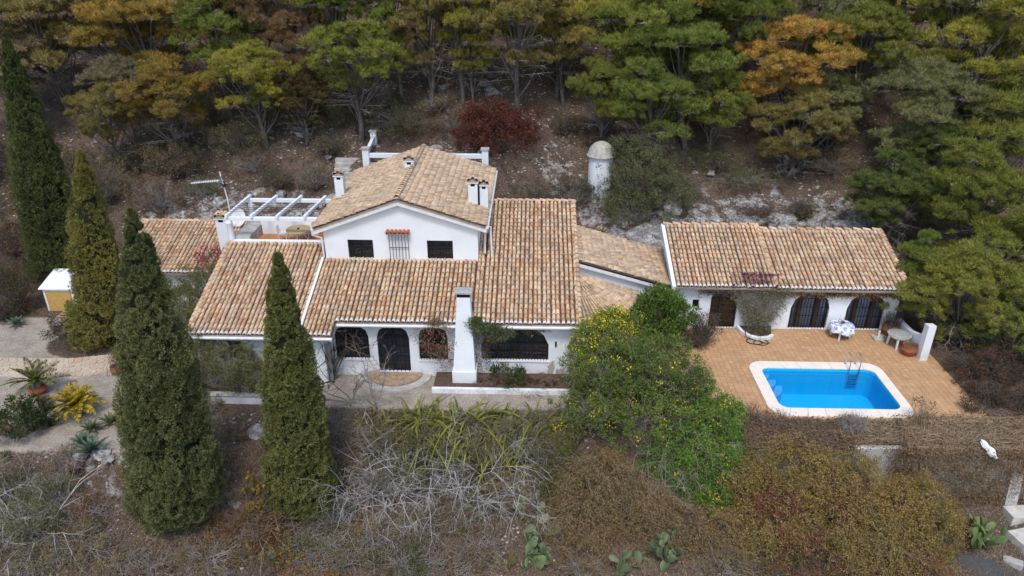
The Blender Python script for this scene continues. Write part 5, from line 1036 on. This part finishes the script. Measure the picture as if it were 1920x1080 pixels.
HS = [(-13.68, 43.65, 4.93, 1.34, 1.08), (-15.86, 48.77, 8.0, 1.98, 2.07), (-9.52, 49.9, 7.07, 2.56, 1.18), (-22.74, 44.37, 5.5, 2.04, 1.56), (-5.46, 49.6, 6.79, 1.64, 1.26), (-12.99, 48.9, 7.57, 1.26, 1.16), (-26.4, 42.41, 4.74, 1.98, 1.9), (-19.35, 46.78, 6.34, 2.47, 1.42), (14.11, 46.82, 4.15, 2.11, .73), (17.03, 44.47, 3.03, .95, .78), (22.21, 44., 2.98, 1.34, .85), (14.23, 44.06, 2.87, 1.35, .54), (-6.62, 50.6, 7.89, 1.25, 1.1), (.05, 43.27, 4., 1.82, .53), (-22.57, 41.31, 4.33, 1.62, 1.3), (-16.05, 43.71, 4.83, 1.17, .77), (-11.06, 50.47, 8.37, 1.47, 1.06), (-8.04, 49.7, 6.68, 1.83, .84), (-3.1, 53.42, 10.17, 1.33, 1.31), (2.2, 50.21, 6.79, 1.11, 1.27), (5.51, 49.65, 5.91, 2.2, 1.06), (12.21, 48.1, 4.92, 2.15, 1.03), (19.88, 47.73, 5.02, 2.13, 1.22), (22.43, 46.63, 4., 1.57, 1.01), (-20.61, 43.07, 4.47, 1.17, .77), (-25.06, 45.03, 5.71, 1.72, 1.38), (-27.74, 39.7, 3.03, 1.42, 1.45), (-30.78, 39.13, 2.02, 1.59, 1.65), (24.39, 46.52, 4.35, 1.39, 1.2), (-13.33, 46.79, 6.16, 1.4, 1.01), (-17.92, 45.45, 5.48, 1.55, .87), (-21.49, 49.2, 7.82, 1.82, 1.67), (10.03, 45.32, 3.88, 1.03, 1.19), (-30.5, 42.3, 4.6, 1.9, 1.7), (-33.5, 40.6, 3.4, 2.0, 1.9), (-29.2, 44.5, 5.6, 1.7, 1.3), (-33.2, 44.6, 5.6, 2.0, 1.6), (-31.5, 37.4, .9, 1.6, 1.4), (-34.5, 36.5, .8, 1.8, 1.5)]
HSC = [((.155, .145, .09), 'grey-olive'), ((.16, .11, .075), 'brown'), ((.12, .13, .06), 'dark olive'), ((.20, .165, .10), 'tan')]
def hill_label(x, y, cn):
    l_ = cn + ' undergrowth bush ' + min(LM, key=lambda q: abs(q[0] - x))[1]
    if l_ in seen_l: l_ += ', higher up' if y > seen_l[l_] else ', lower down'
    seen_l[l_] = y; return l_
for i, b in enumerate(HS):
    c, cn = HSC[(i * 5 + i // 4) % 4]; shrub('undergrowth_bush', hill_label(b[0], b[1], cn), [b], c, per=7, n=36, L=.10, W=.042, size=.26, twigs=130, twig='twig_dark' if i % 2 else 'twig_grey', tw_len=.6, group=cn + ' undergrowth on the slope')

# ------------------------------------------------------------------ thickets, vines, reeds
def thicket(name, label, bases, n, L, spread, droop, mat, r0=.02, depth=3, kids=2, up=.8, cat='bush', group=None, leaves=None, gn=.3):
    bx = np.mean([b[0] for b in bases]); by = np.mean([b[1] for b in bases]); t = thing(name, label, cat, (bx, by, float(G(bx, by))), group)
    lb = LB(); segs = branchy(lb, [(x, y, float(G(x, y)) - .05 if len(b) < 3 else b[2]) for b in bases for x, y in [b[:2]]], n, L, spread, droop, r0, depth, kids, gn, up); lb.build('branches', mat, t)
    if leaves:
        cnt, c, l_, w_ = leaves; E = np.array([s_[1] for s_ in segs]); p_ = E[rng.integers(len(E), size=cnt)] + rng.normal(size=(cnt, 3)) * .04; q = LB(); q.leaves(p_, rdir(cnt), l_, w_); q.build('leaves', 'leaf', t, c)
    return t
thicket('dead_thicket', 'mass of bare grey arching branches in front of the house steps', [(-4.6, 24.4), (-3.4, 24.1), (-2.2, 24.6), (-5.6, 23.7), (-3.0, 23.4), (-1.2, 24.0)], 58, 2.3, .8, .5, 'twig_pale', .030, 3, 2)
thicket('dead_thicket', 'bare grey thicket right beside the slender cypress', [(-6.6, 23.5), (-7.2, 23.2), (-6.0, 23.0)], 26, 1.9, .8, .5, 'twig_pale', .026, 3, 2)
thicket('bare_sapling', 'leafless grey sapling before the blue front door', [(-6.9, 26.6)], 6, 1.9, .45, -.1, 'twig_grey', .035, 3, 2, 1.)
thicket('bare_sapling', 'leafless grey sapling before the left arched window', [(-8.0, 26.9)], 6, 2.0, .45, -.1, 'twig_grey', .04, 3, 2, 1.)
thicket('dead_climber', 'withered grey climber stem on the corner between the two front walls', [(-9.2, 28.75), (-9.15, 28.9)], 8, 1.9, .22, 0, 'twig_dark', .06, 3, 2, 1.1)
thicket('grey_brush', 'dry grey brush between the dark mound and the cascading shrub', [(5.6, 24.9), (5.2, 24.4), (6.0, 24.2)], 40, 1.8, .6, .5, 'twig_grey', .02, 3, 2)
thicket('dry_brush', 'tan dry brush at the foot of the prickly pears', [(1.0, 22.4), (-.5, 22.8), (2., 21.4)], 34, 1.0, .8, .5, 'twig_tan', .012, 3, 2, leaves=(900, (.16, .115, .05), .07, .03))
thicket('pale_branches', 'pale bare branches over the scrub below the gravel garden', [(-18.6, 20.6), (-19.6, 20.9)], 14, 2.0, .8, .15, 'twig_pale', .03, 3, 2)
thicket('dry_canes', 'tan dry canes leaning over the slender cypress foot', [(-8.6, 22.0), (-9.6, 21.6), (-10.6, 21.2)], 14, 2.6, .8, .45, 'twig_tan', .014, 1, 1)
# dry vines over the terrace edge and the retaining wall
def vine_mat(name, label, x0, x1, y0, y1, zf, n, mat, leafc, nleaf, thick=.25, seg=.45, kids=3, leaf=(.075, .05)):
    t = thing(name, label, 'vine', ((x0 + x1) / 2, (y0 + y1) / 2, zf((x0 + x1) / 2, (y0 + y1) / 2))); lb = LB(); A = []; B = []; E = []
    for i in range(n):
        x = x0 + (x1 - x0) * rng.random(); y = y0 + (y1 - y0) * rng.random(); p_ = np.array([x, y, zf(x, y) + thick * rng.random()]); a = rng.random() * 6.28
        for k in range(5):
            a += rng.normal() * .8; q = p_ + np.array([math.cos(a), math.sin(a) * .6, 0]) * seg * (.5 + rng.random()); q[0] = min(max(q[0], x0 - .2), x1 + .2); q[1] = min(max(q[1], y0 - .1), y1 + .1); q[2] = zf(q[0], q[1]) + thick * rng.random() + (.12 if rng.random() < .1 else 0); A.append(p_); B.append(q); E.append(q); p_ = q
    lb.sticks(A, B, .011, .007); lb.build('stems', mat, t)
    E = np.array(E); p_ = E[rng.integers(len(E), size=nleaf)] + rng.normal(size=(nleaf, 3)) * np.array([.16, .12, .07]); q = LB(); q.leaves(p_, rdir(nleaf), leaf[0] * (.6 + .8 * rng.random(nleaf)), leaf[1]); q.build('leaves', 'leaf', t, leafc); return t
def edge_z(x, y): return float(np.interp(y, [25.0, 25.1, 25.45, 25.6, 26.1, 26.5], [-.66, -.60, -.50, -.46, -.36, -.30]))
vine_mat('dry_vines', 'tangled dry brown vines hanging over the pool terrace edge', 9.3, 13.4, 25.05, 26.22, edge_z, 560, 'twig_brown', (.24, .16, .095), 7500, .42)
vine_mat('dry_vines', 'short stretch of dry vines above the bare patch of retaining wall', 13.4, 16., 25.42, 26.22, edge_z, 300, 'twig_tan', (.24, .16, .095), 3500, .42)
vine_mat('dry_vines', 'thick mat of leafless brown vines right of the pool, over the retaining wall', 16., 23.5, 25.05, 26.5, edge_z, 1400, 'twig_tan', (.25, .165, .10), 12000, .45)
def wall_vine(name, label, x0, x1, z0, z1, y, n, mat, leafc, nleaf, flowers=None, leaf=(.08, .05), thick=.14, dens=None, cat='climber', up=True, oval=None):
    t = thing(name, label, cat, ((x0 + x1) / 2, y - .1, z0)); lb = LB(); A = []; B = []; E = []
    for i in range(n):
        x = x0 + (x1 - x0) * rng.random(); z = z0 + (z1 - z0) * rng.random(); p_ = np.array([x, y - .02 - thick * rng.random(), z]); a = (math.pi / 2 if up else 0) + rng.normal() * .7
        for k in range(4):
            a += rng.normal() * .5; q = p_ + np.array([math.cos(a), 0, math.sin(a)]) * .22 * (.5 + rng.random()); q[0] = min(max(q[0], x0 - .1), x1 + .1); q[2] = min(max(q[2], z0), z1); q[1] = y - .02 - thick * rng.random(); A.append(p_); B.append(q); E.append(q); p_ = q
    A = np.array(A); B = np.array(B)
    if oval:
        c_ = (x0 + x1) / 2; zc_ = (z0 + z1) / 2
        def ov(P):
            f_ = (P[:, 2] - z0) / (z1 - z0); sh = (.28 + .72 * f_) if oval == 'fan' else np.sqrt(np.clip(1 - (2 * f_ - 1) ** 2, .05, 1)); P[:, 0] = c_ + (P[:, 0] - c_) * sh * (.85 + .3 * vnoise(P[:, 2] * 4, P[:, 0] * 2)) ; return P
        A = ov(A); B = ov(B)
    lb.sticks(A, B, .008, .005); lb.build('stems', mat, t); E = B
    p_ = E[rng.integers(len(E), size=nleaf)] + rng.normal(size=(nleaf, 3)) * np.array([.10, .05, .08]) + np.array([0, -.06, 0]); q = LB(); q.leaves(p_, rdir(nleaf), leaf[0] * (.6 + .8 * rng.random(nleaf)), leaf[1]); q.build('leaves', 'leaf', t, leafc)
    if flowers:
        c, cnt, fs = flowers; cc = E[rng.integers(len(E), size=max(3, cnt // 6))]; p_ = np.repeat(cc, 6, 0) + rng.normal(size=(len(cc) * 6, 3)) * .06 + np.array([0, -.14, .02]); fl = LB()
        for k in range(3): fl.leaves(p_, unit(rdir(len(p_)) + np.array([0, -.5, .4])), fs, fs * .9)
        fl.build('flowers', 'petal', t, c, 'stuff')
    return t
wall_vine('dry_wall_vines', 'curtain of dry brown vines hanging down the retaining wall face', 15.7, 23.5, -3.6, -.45, 25.08, 1700, 'twig_tan', (.24, .16, .10), 15000, thick=.35)
wall_vine('dry_wall_vines', 'sparse dry vines beside the bare patch of retaining wall', 15.1, 16.8, -3.4, -.45, 25.08, 180, 'twig_brown', (.17, .11, .065), 1500, thick=.25, oval='fan')
wall_vine('dry_wall_vines', 'thin dry vines hanging on the bare stretch of retaining wall', 8.6, 16.0, -1.5, -.5, 25.08, 80, 'twig_brown', (.17, .12, .065), 500, thick=.25)
wall_vine('bougainvillea', 'half dry red-flowered bougainvillea beside the front chimney breast', -5.1, -3.5, 1.3, 3.35, 28.95, 130, 'twig_brown', (.30, .19, .105), 700, ((.34, .012, .045), 36, .06), thick=.3, oval='o')
wall_vine('red_climber', 'thin red-flowered stems climbing beside the chimney breast plinth', -4.25, -3.68, .2, 1.75, 29.2, 46, 'twig_grey', (.16, .09, .05), 160, ((.40, .012, .045), 40, .06))
wall_vine('green_climber', 'green climber hanging from the eave over the wide arched window', -2.55, -.9, 2.35, 3.05, 28.95, 130, 'twig_grey', (.095, .115, .045), 1500, thick=.25, up=False, oval='o')
wall_vine('green_climber', 'green tuft of climber growing over the chimney breast edge', -2.75, -2.1, 2.7, 3.45, 28.75, 70, 'twig_grey', (.075, .13, .04), 1300, thick=.25, oval='o')
wall_vine('dry_climber', 'dry stems climbing between chimney breast and wide window', -2.45, -2.0, .25, 2.4, 29.3, 90, 'twig_grey', (.13, .10, .06), 600, thick=.15)
wall_vine('dry_climber', 'brown withered creeper along the top of the wide arched window', -1.2, .75, 2.5, 2.9, 29.3, 40, 'twig_brown', (.22, .15, .08), 380, thick=.18, up=False, oval='o')
wall_vine('eave_creeper', 'dry golden creeper under the guest house eave above the arched doors', 12.6, 19.0, 2.1, 2.5, 34.38, 330, 'twig_brown', (.23, .13, .05), 3600, thick=.25, up=False)
wall_vine('eave_creeper', 'grey-brown creeper under the guest house eave above the wooden door', 8.5, 12.6, 2.15, 2.5, 34.38, 200, 'twig_grey', (.13, .115, .07), 1700, thick=.22, up=False)
wall_vine('climbing_shrub', 'grey-green climbing shrub rising from the curved planter', 10.3, 13.5, .18, 2.58, 34.35, 560, 'twig_grey', (.20, .195, .12), 4800, thick=.5, oval='fan')
wall_vine('bougainvillea', 'purple bougainvillea sprays lying on the guest house tiles', 10.4, 12.4, 2.75, 3.3, 34.3, 60, 'twig_brown', (.15, .09, .06), 200, ((.20, .02, .13), 330, .055), thick=.3)
shrub('planter_plants', 'low green plants filling the curved planter', [(11.8, 33.6, .25, .6, .2, .3)], (.07, .085, .03), per=16, n=20, L=.09, W=.04, size=.12, twigs=20)
shrub('jar_plant', 'dry reddish plant growing from the jar at the guest house wall', [(18.75, 33.95, .95, .5, .45)], (.12, .06, .045), per=5, n=12, L=.09, W=.035, twigs=70, twig='twig_dark', tw_len=.4)
shrub('pot_plant', 'wispy plant in the terracotta pot by the path', [(-19.75, 29.1, .75, .3, .4)], (.085, .09, .045), per=8, n=10, L=.10, W=.03, twigs=30, size=.12)
shrub('table_plant', 'little potted herb standing on the flowered tablecloth', [(16.05, 33.7, .84, .16, .1)], (.08, .10, .04), per=60, n=12, L=.08, W=.025, twigs=10, size=.06, cat='plant')
tr_ = shrub('sapling', 'small leafy sapling growing at the pool coping corner', [(16.75, 26.15, .75, .5, .5)], (.12, .12, .05), per=5, n=16, L=.10, W=.045, twigs=30, twig='twig_tan', cat='plant')
shrub('twig_bush', 'small bare twiggy bush at the pool edge over the retaining wall', [(13.75, 25.95, .05, .6, .55)], (.13, .10, .075), per=4, n=10, L=.06, W=.025, twigs=260, twig='twig_grey', tw_len=.35)
shrub('edge_weeds', 'thin wispy weeds overlapping the pool terrace corner', [(9.6, 26.35, .1, .9, .6), (10.6, 26.2, .0, .7, .45)], (.15, .125, .05), per=2, n=9, L=.06, W=.03, twigs=60, twig='twig_brown', tw_len=.4)
shrub('edge_greenery', 'dark green creeping bush over the right terrace corner', [(19.4, 27.2, .15, .55, .35)], (.06, .065, .03), per=9, n=30, twigs=40)
# strap-leaved reeds
def blades(name, label, x0, x1, y0, y1, n, L, c, w_=.045, cat='plant', zoff=0., droop=1., spread=.7, base=None):
    xs = x0 + (x1 - x0) * rng.random(n); ys = y0 + (y1 - y0) * rng.random(n); z = G(xs, ys) + zoff; t = thing(name, label, cat, ((x0 + x1) / 2, (y0 + y1) / 2, float(G((x0 + x1) / 2, (y0 + y1) / 2))))
    a = rng.random(n) * 6.28; l_ = L * (.6 + .7 * rng.random(n)); s_ = spread * (.4 + .9 * rng.random(n)); V = []; K = 6; side = np.stack([-np.sin(a), np.cos(a), 0 * a], 1)
    for k in range(K + 1):
        q = k / K; hor = l_ * s_ * q; ver = l_ * (1.15 * q - droop * .75 * q * q * (.5 + s_)); P = np.stack([xs + np.cos(a) * hor, ys + np.sin(a) * hor, z + ver], 1); ww = (w_ * (1 - q) ** .6 * (.6 + .8 * min(1, q * 4)) + .002) * .5
        V += [P - side * ww, P + side * ww]
    V = np.stack(V, 1); m_ = 2 * (K + 1); b = np.arange(n)[:, None] * m_; F = np.concatenate([b + np.array([2 * k, 2 * k + 1, 2 * k + 3, 2 * k + 2]) for k in range(K)], 0)
    o = link('blades', npmesh('blades', V.reshape(-1, 3) - org(t), F, M['leaf'], rnd=np.repeat(rng.random(n), m_)), t); o.color = (*c, 1); return t
blades('strap_leaved_plant', 'clump of yellow-green strap leaves along the gravel edge before the house', -5.4, -2.0, 25.1, 26.0, 240, 1.7, (.21, .23, .032), .08, zoff=.1, spread=1.1)
blades('strap_leaved_plant', 'yellow-green strap leaves at the foot of the dark mound', -1.6, 1.3, 25.0, 26.0, 110, 1.6, (.20, .215, .035), .08, zoff=.05, spread=1.1)
blades('strap_leaved_plant', 'few yellow strap leaves beside the leafless saplings', -7.4, -5.9, 25.5, 26.2, 45, 1.2, (.22, .21, .025), .055)
blades('strap_leaved_plant', 'strap leaves hanging through the bare grey branches', -4.8, -.2, 24.2, 25.3, 130, 1.5, (.17, .20, .03), .06, zoff=.9, droop=1.8)
shrub('under_thicket', 'dull grey-green undergrowth beneath the bare grey thicket', [(-4.2, 25.1, -.7, 1.8, 1.1), (-2.0, 25.2, -.7, 1.6, 1.1), (-.2, 25.2, -.7, 1.4, 1.1), (-6.3, 25.2, -.6, 1.3, .9), (-3.2, 24.0, -1.9, 2.2, .6), (.9, 24.8, -1.0, 1.2, 1.1), (-6.2, 23.8, -1.6, 1.3, .7)], (.155, .145, .08), per=8, n=46, L=.10, W=.04, twigs=150, twig='twig_grey', tw_len=.8)
shrub('under_thicket', 'olive green bush between strap leaves and dry shrub', [(1.3, 24.9, -.6, 1.1, 1.0), (1.0, 23.9, -1.7, .9, .7)], (.15, .165, .05), per=9, n=46, L=.09, W=.04, twigs=60)
# sago palms, agaves, prickly pears
def sago(x, y, label, c, n=38, L=1.05, z=0., up=.9, group=None):
    t = thing('sago_palm', label, 'palm', (x, y, z), group); MB().lathe([(.2, 0), (.24, .2), (.2, .45), (.1, .55), (.02, .56)], (x, y, z), 14).build('trunk', 'bark', t, smooth=True); 
    for i in range(n):
        a = i * 2.39996; q = i / n; el = R(82 - 75 * q); l_ = L * (.75 + .3 * rng.random()); K = 22; lb = LB(); pts = []
        for k in range(K + 1):
            s_ = k / K; e2 = el - s_ * s_ * R(38); hor = l_ * s_ * math.cos(el - s_ * R(18)); ver = l_ * s_ * math.sin(el - s_ * R(26)); pts.append(np.array([x + math.cos(a) * hor, y + math.sin(a) * hor, z + .5 + ver]))
        pts = np.array(pts); lb.sticks(pts[:-1], pts[1:], .012, .010); d = unit(pts[1:] - pts[:-1]); sd_ = np.array([-math.sin(a), math.cos(a), .28])
        for s_ in (-1, 1): lb.leaves(pts[:-1], unit(d * .55 + s_ * sd_), .27 * np.sin(np.linspace(.35, 2.9, K)), .065)
        lb.build('frond', 'leaf', t, tuple(np.array(c) * (.8 + .4 * rng.random())))
    return t
sago(-22.45, 27.3, 'green potted sago palm with few long fronds beside the path', (.15, .155, .045), 18, 1.5, .15); pot('palm_pot', 'terracotta pot holding the green sago palm', -22.45, 27.3, 0, .34, .42, 'terracotta')
sago(-19.7, 25.7, 'golden yellow sago palm on the gravel', (.36, .285, .024), 34, 1.3, 0.)
def agave(x, y, label, c, n=24, L=.75, z=0.):
    t = thing('agave', label, 'agave', (x, y, z), 'agaves of the gravel garden'); 
    for i in range(n):
        a = i * 2.39996; q = i / n; el = R(80 - 62 * q); l_ = L * (.75 + .35 * q); w0 = .09; V = []; K = 7; side = np.array([-math.sin(a), math.cos(a), 0])
        for k in range(K + 1):
            s_ = k / K; hor = l_ * s_ * math.cos(el) + .04; ver = l_ * s_ * math.sin(el) + .06 - .12 * s_ * s_; ww = w0 * (.55 + 1.2 * s_ - 1.75 * s_ * s_ + 0.02) ; c_ = np.array([x + math.cos(a) * hor, y + math.sin(a) * hor, z + .05 + ver]); V += [c_ - side * ww + np.array([0, 0, .025]), c_ - np.array([0, 0, .0]), c_ + side * ww + np.array([0, 0, .025])]
        F = [(3 * k + j, 3 * k + j + 1, 3 * k + j + 4, 3 * k + j + 3) for k in range(K) for j in range(2)]
        o = link('leaf', npmesh('leaf', np.array(V) - org(t), np.array(F), M['leaf'], rnd=np.full(len(V), rng.random()), smooth=True), t); o.color = (*c, 1)
AG = (.10, .16, .125)
agave(-27.5, 33.5, 'blue-green agave before the tangled bush by the shed', AG, 24, .65); agave(-17.7, 23.15, 'largest blue-green agave at the gravel edge', AG, 26, .8, 0.0); agave(-18.35, 23.7, 'blue-green agave right behind the largest one', AG, 22, .6); agave(-18.5, 24.6, 'small agave between the golden palm and the larger agaves', (.11, .14, .085), 22, .55); agave(-17.9, 25.1, 'pale green small agave nearest the broad cypress', (.13, .155, .085), 22, .6)
agave(17.0, 44.0, 'yellowish agave on the pale rocks behind the guest house', (.15, .15, .05), 22, .8, float(G(17.0, 44.0))); agave(4.3, 42.6, 'yellow-green agave by the rocks behind the corner wing', (.18, .19, .05), 22, .8, float(G(4.3, 42.6))); agave(-6.4, 50.3, 'dark green fan palm like agave above the rear terrace', (.05, .07, .03), 26, 1.1, float(G(-6.4, 50.3)))
def pear(x, y, label, n, h, seed, c=(.20, .26, .15)):
    global rng
    r_ = np.random.default_rng(seed); z = float(G(x, y)); t = thing('prickly_pear', label, 'cactus', (x, y, z), 'prickly pears of the lower slope')
    V0 = []; N = 10
    for zz, rr_ in ((0, .25), (.25, .62), (.55, 1.), (.8, .82), (.96, .45)):
        for k in range(N): a = 2 * math.pi * k / N; V0.append((.5 * rr_ * .62 * math.cos(a), .07 * rr_ * math.sin(a), zz))
    F0 = [(i * N + k, i * N + (k + 1) % N, (i + 1) * N + (k + 1) % N, (i + 1) * N + k) for i in range(4) for k in range(N)]; m_ = MB(); m_.add(V0, F0 + [list(range(N))[::-1], [40 + k for k in range(N)]])
    me = None; tips = [(np.array([x + r_.normal() * .32, y + r_.normal() * .3, z - .05]), 0) for _ in range(max(2, n // 5))]
    for i in range(n):
        p_, d = tips[int(len(tips) * r_.random() ** 1.3)] if i >= max(2, n // 5) else tips[i]; s_ = (.60 - .04 * d) * (.75 + .4 * r_.random()); rot = (r_.normal() * .5, r_.normal() * .55, r_.random() * 6.28)
        if me is None:
            o = m_.build('pad', 'leaf', t, loc=(0, 0, 0), smooth=True); me = o.data; at = me.attributes.new('rnd', 'FLOAT', 'POINT'); at.data.foreach_set('value', [.5] * len(me.vertices))
        else: o = link('pad', me, t)
        o.location = Vector(p_ - org(t)); o.rotation_euler = rot; o.scale = (s_, s_, s_); k = .75 + .6 * r_.random(); o.color = (c[0] * k, c[1] * k, c[2] * k, 1)
        up_ = Matrix.Rotation(rot[2], 3, 'Z') @ Matrix.Rotation(rot[1], 3, 'Y') @ Matrix.Rotation(rot[0], 3, 'X') @ Vector((0, 0, 1)); q = p_ + np.array(up_) * s_ * .93
        if d < 5 and q[2] < z + h: tips.append((q, d + 1))
        q2 = p_ + np.array(up_) * s_ * .8 + r_.normal(size=3) * .06
        if d < 4 and q[2] < z + h: tips.append((q2, d + 1))
pear(.3, 22.7, 'slender prickly pear climbing at the edge of the dry shrub', 20, 2.0, 3, (.24, .28, .19)); pear(.45, 20.9, 'bushy prickly pear below the slender one', 38, 1.3, 4); pear(3.75, 20.75, 'small upright prickly pear beside the dry shrub', 12, 1.2, 5, (.16, .22, .13)); pear(5.1, 20.95, 'dense dark prickly pear under the cascading shrub', 44, 1.4, 6, (.15, .21, .13)); pear(18.55, 23.1, 'broad prickly pear by the concrete slabs', 52, 1.5, 7, (.19, .27, .12)); pear(-.5, 20.7, 'withered yellowish prickly pear near the bushy one', 6, .6, 9, (.22, .19, .08))
rng = np.random.default_rng(321)

# ------------------------------------------------------------------ stones, litter, undergrowth
def rock_mesh(seed, sub=3):
    bm = bmesh.new(); bmesh.ops.create_icosphere(bm, subdivisions=sub, radius=1.); r_ = random.Random(seed); ph = [r_.random() * 9 for _ in range(9)]
    for v in bm.verts:
        c = v.co; k = 1 + .22 * math.sin(c.x * 2.6 + ph[0]) * math.cos(c.y * 2.9 + ph[1]) + .16 * math.sin(c.z * 4.3 + ph[2] + c.x * 2) + .09 * math.sin(c.x * 8 + ph[3]) * math.sin(c.y * 9 + ph[4]) + .05 * math.sin(c.z * 15 + ph[5] + c.y * 11); v.co = Vector((c.x * k, c.y * k, c.z * k * .62))
    me = bpy.data.meshes.new('boulder'); bm.to_mesh(me); bm.free(); me.materials.append(M['boulder']); return me
RM = [rock_mesh(i) for i in range(5)]; nb = 0
def boulder(x, y, s, lab, grp, sink=.3):
    global nb
    o = link('boulder', RM[nb % 5]); nb += 1; o.location = (x, y, float(G(x, y)) - sink * s * .3 + .15 * s); o.scale = (s * (.8 + .5 * rng.random()), s * (.8 + .4 * rng.random()), s * (.7 + .5 * rng.random())); o.rotation_euler = (rng.normal() * .2, rng.normal() * .2, rng.random() * 6.28); z_ = ('large ' if s > .6 else 'mid-sized ' if s > .38 else 'small ') if 'small' not in lab else ''; tag(o, z_ + lab, 'rock', z_ + grp)
for i in range(34): boulder(3.5 + 18.5 * rng.random(), 39.9 + 4.2 * rng.random(), .45 + .9 * rng.random() ** 2, 'pale limestone boulder behind the guest house', 'boulders behind the guest house')
for i in range(22): boulder(-23 + 12 * rng.random(), 39.8 + 4 * rng.random(), .25 + .45 * rng.random() ** 2, 'grey limestone boulder behind the pergola', 'boulders behind the pergola')
for i in range(40): boulder(-26 + 48 * rng.random(), 46 + 12 * rng.random(), .15 + .35 * rng.random() ** 2, 'small pale boulder on the wooded slope', 'boulders on the wooded slope')
for i in range(34): x = -19.3 + 11. * (i / 34) + rng.normal() * .12; boulder(x, 22.75 + .35 * math.sin(x) + (1.6 if x > -12 else 0) + rng.normal() * .12, .18 + .16 * rng.random(), 'rough stone of the dry wall below the gravel garden', 'stones of the low dry wall')
def scatter(n, box, keep=None):
    x = box[0] + (box[1] - box[0]) * rng.random(n); y = box[2] + (box[3] - box[2]) * rng.random(n); k = np.ones(n, bool) if keep is None else keep(x, y); return x[k], y[k]
def free(x, y):
    b = ((x > -15.6) & (x < 2.4) & (y > 27.8) & (y < 42.2)) | ((x > 2) & (x < 20) & (y > 26.2) & (y < 39.4)) | ((x > -22.6) & (x < -15.3) & (y > 34.5) & (y < 39.3)) | (gravel_mask(x, y) > .2)
    return ~b
def pebbles(name, label, x, y, s, mat):
    n = len(x); z = G(x, y); V0 = np.array([(1, 0, 0), (-1, 0, 0), (0, 1, 0), (0, -1, 0), (0, 0, .8), (0, 0, -.6), (.6, .6, .5), (-.6, .5, .5), (.1, -.7, .55)]); F0 = np.array([(0, 6, 4), (6, 2, 7), (6, 7, 4), (7, 1, 4), (1, 3, 8), (1, 8, 4), (8, 3, 0), (8, 0, 4), (0, 2, 6), (2, 1, 7)])
    a = rng.random(n) * 6.28; c, s_ = np.cos(a), np.sin(a); sc_ = s * (.4 + 1.2 * rng.random(n) ** 2); Vx = (V0[None] * (1 + .3 * rng.normal(size=(n, 9, 1)) * .5)) * sc_[:, None, None]
    V = np.stack([Vx[..., 0] * c[:, None] - Vx[..., 1] * s_[:, None] + x[:, None], Vx[..., 0] * s_[:, None] + Vx[..., 1] * c[:, None] + y[:, None], Vx[..., 2] * .7 + z[:, None] + sc_[:, None] * .15], -1)
    o = link(name, npmesh(name, V.reshape(-1, 3), (F0[None] + (np.arange(n) * 9)[:, None, None]).reshape(-1, 3), M[mat]), kind='stuff'); tag(o, label, 'stones')
x, y = scatter(15000, (-40, 36, 39.5, 62), lambda x, y: free(x, y) & (fbm(x * .4, y * .4, 41.) > .44)); pebbles('loose_stones', 'loose pale stones strewn over the hillside', x, y, .075, 'stone')
x, y = scatter(3200, (-24, 23, 17, 26), lambda x, y: free(x, y) & (fbm(x * .6, y * .6, 43.) > .46)); pebbles('slope_stones', 'loose stones strewn over the lower slope', x, y, .055, 'stone')
def litter(name, label, x, y, c, L, W, mat='leaf', zj=.05, up=.25, cat='leaf litter'):
    n = len(x); P = np.stack([x, y, G(x, y) + zj * rng.random(n)], 1); lb = LB(); d = rdir(n); d[:, 2] = np.abs(d[:, 2]) * up + .05; lb.leaves(P, unit(d), L * (.5 + rng.random(n)), W, None, True); o = lb.build(name, mat, None, c, 'stuff', o0=np.zeros(3)); tag(o, label, cat)
x, y = scatter(60000, (-42, 38, 39.5, 64), free); litter('leaf_litter', 'brown fallen leaves and needles covering the hillside', x, y, (.21, .135, .09), .12, .06)
x, y = scatter(24000, (-26, 24, 15.5, 26.6), free); litter('slope_litter', 'dry leaves and grass bits covering the lower slope', x, y, (.20, .135, .085), .10, .04, up=.8)
def tufts(name, label, box, n, c, twigc, hgt, keep=free):
    x, y = scatter(n, box, keep); n = len(x); P = np.stack([x, y, G(x, y)], 1); K = 9; A = np.repeat(P, K, 0) + rng.normal(size=(n * K, 3)) * np.array([.07, .07, 0]); d = unit(rng.normal(size=(n * K, 3)) * np.array([.6, .6, .2]) + np.array([0, 0, .8])); l_ = hgt * (.4 + .9 * rng.random((n * K, 1))); lb = LB(); lb.sticks(A, A + d * l_, .007, .002); o = lb.build(name, twigc, None, c, 'stuff', o0=np.zeros(3)); tag(o, label, 'undergrowth')
tufts('dry_undergrowth', 'dry twiggy undergrowth all over the hillside', (-40, 36, 39.6, 60), 5000, (1, 1, 1), 'twig_dark', .55)
tufts('dry_grass', 'thin dry stalks all over the lower slope', (-24, 22, 16, 26.3), 3600, (1, 1, 1), 'twig_tan', .42)
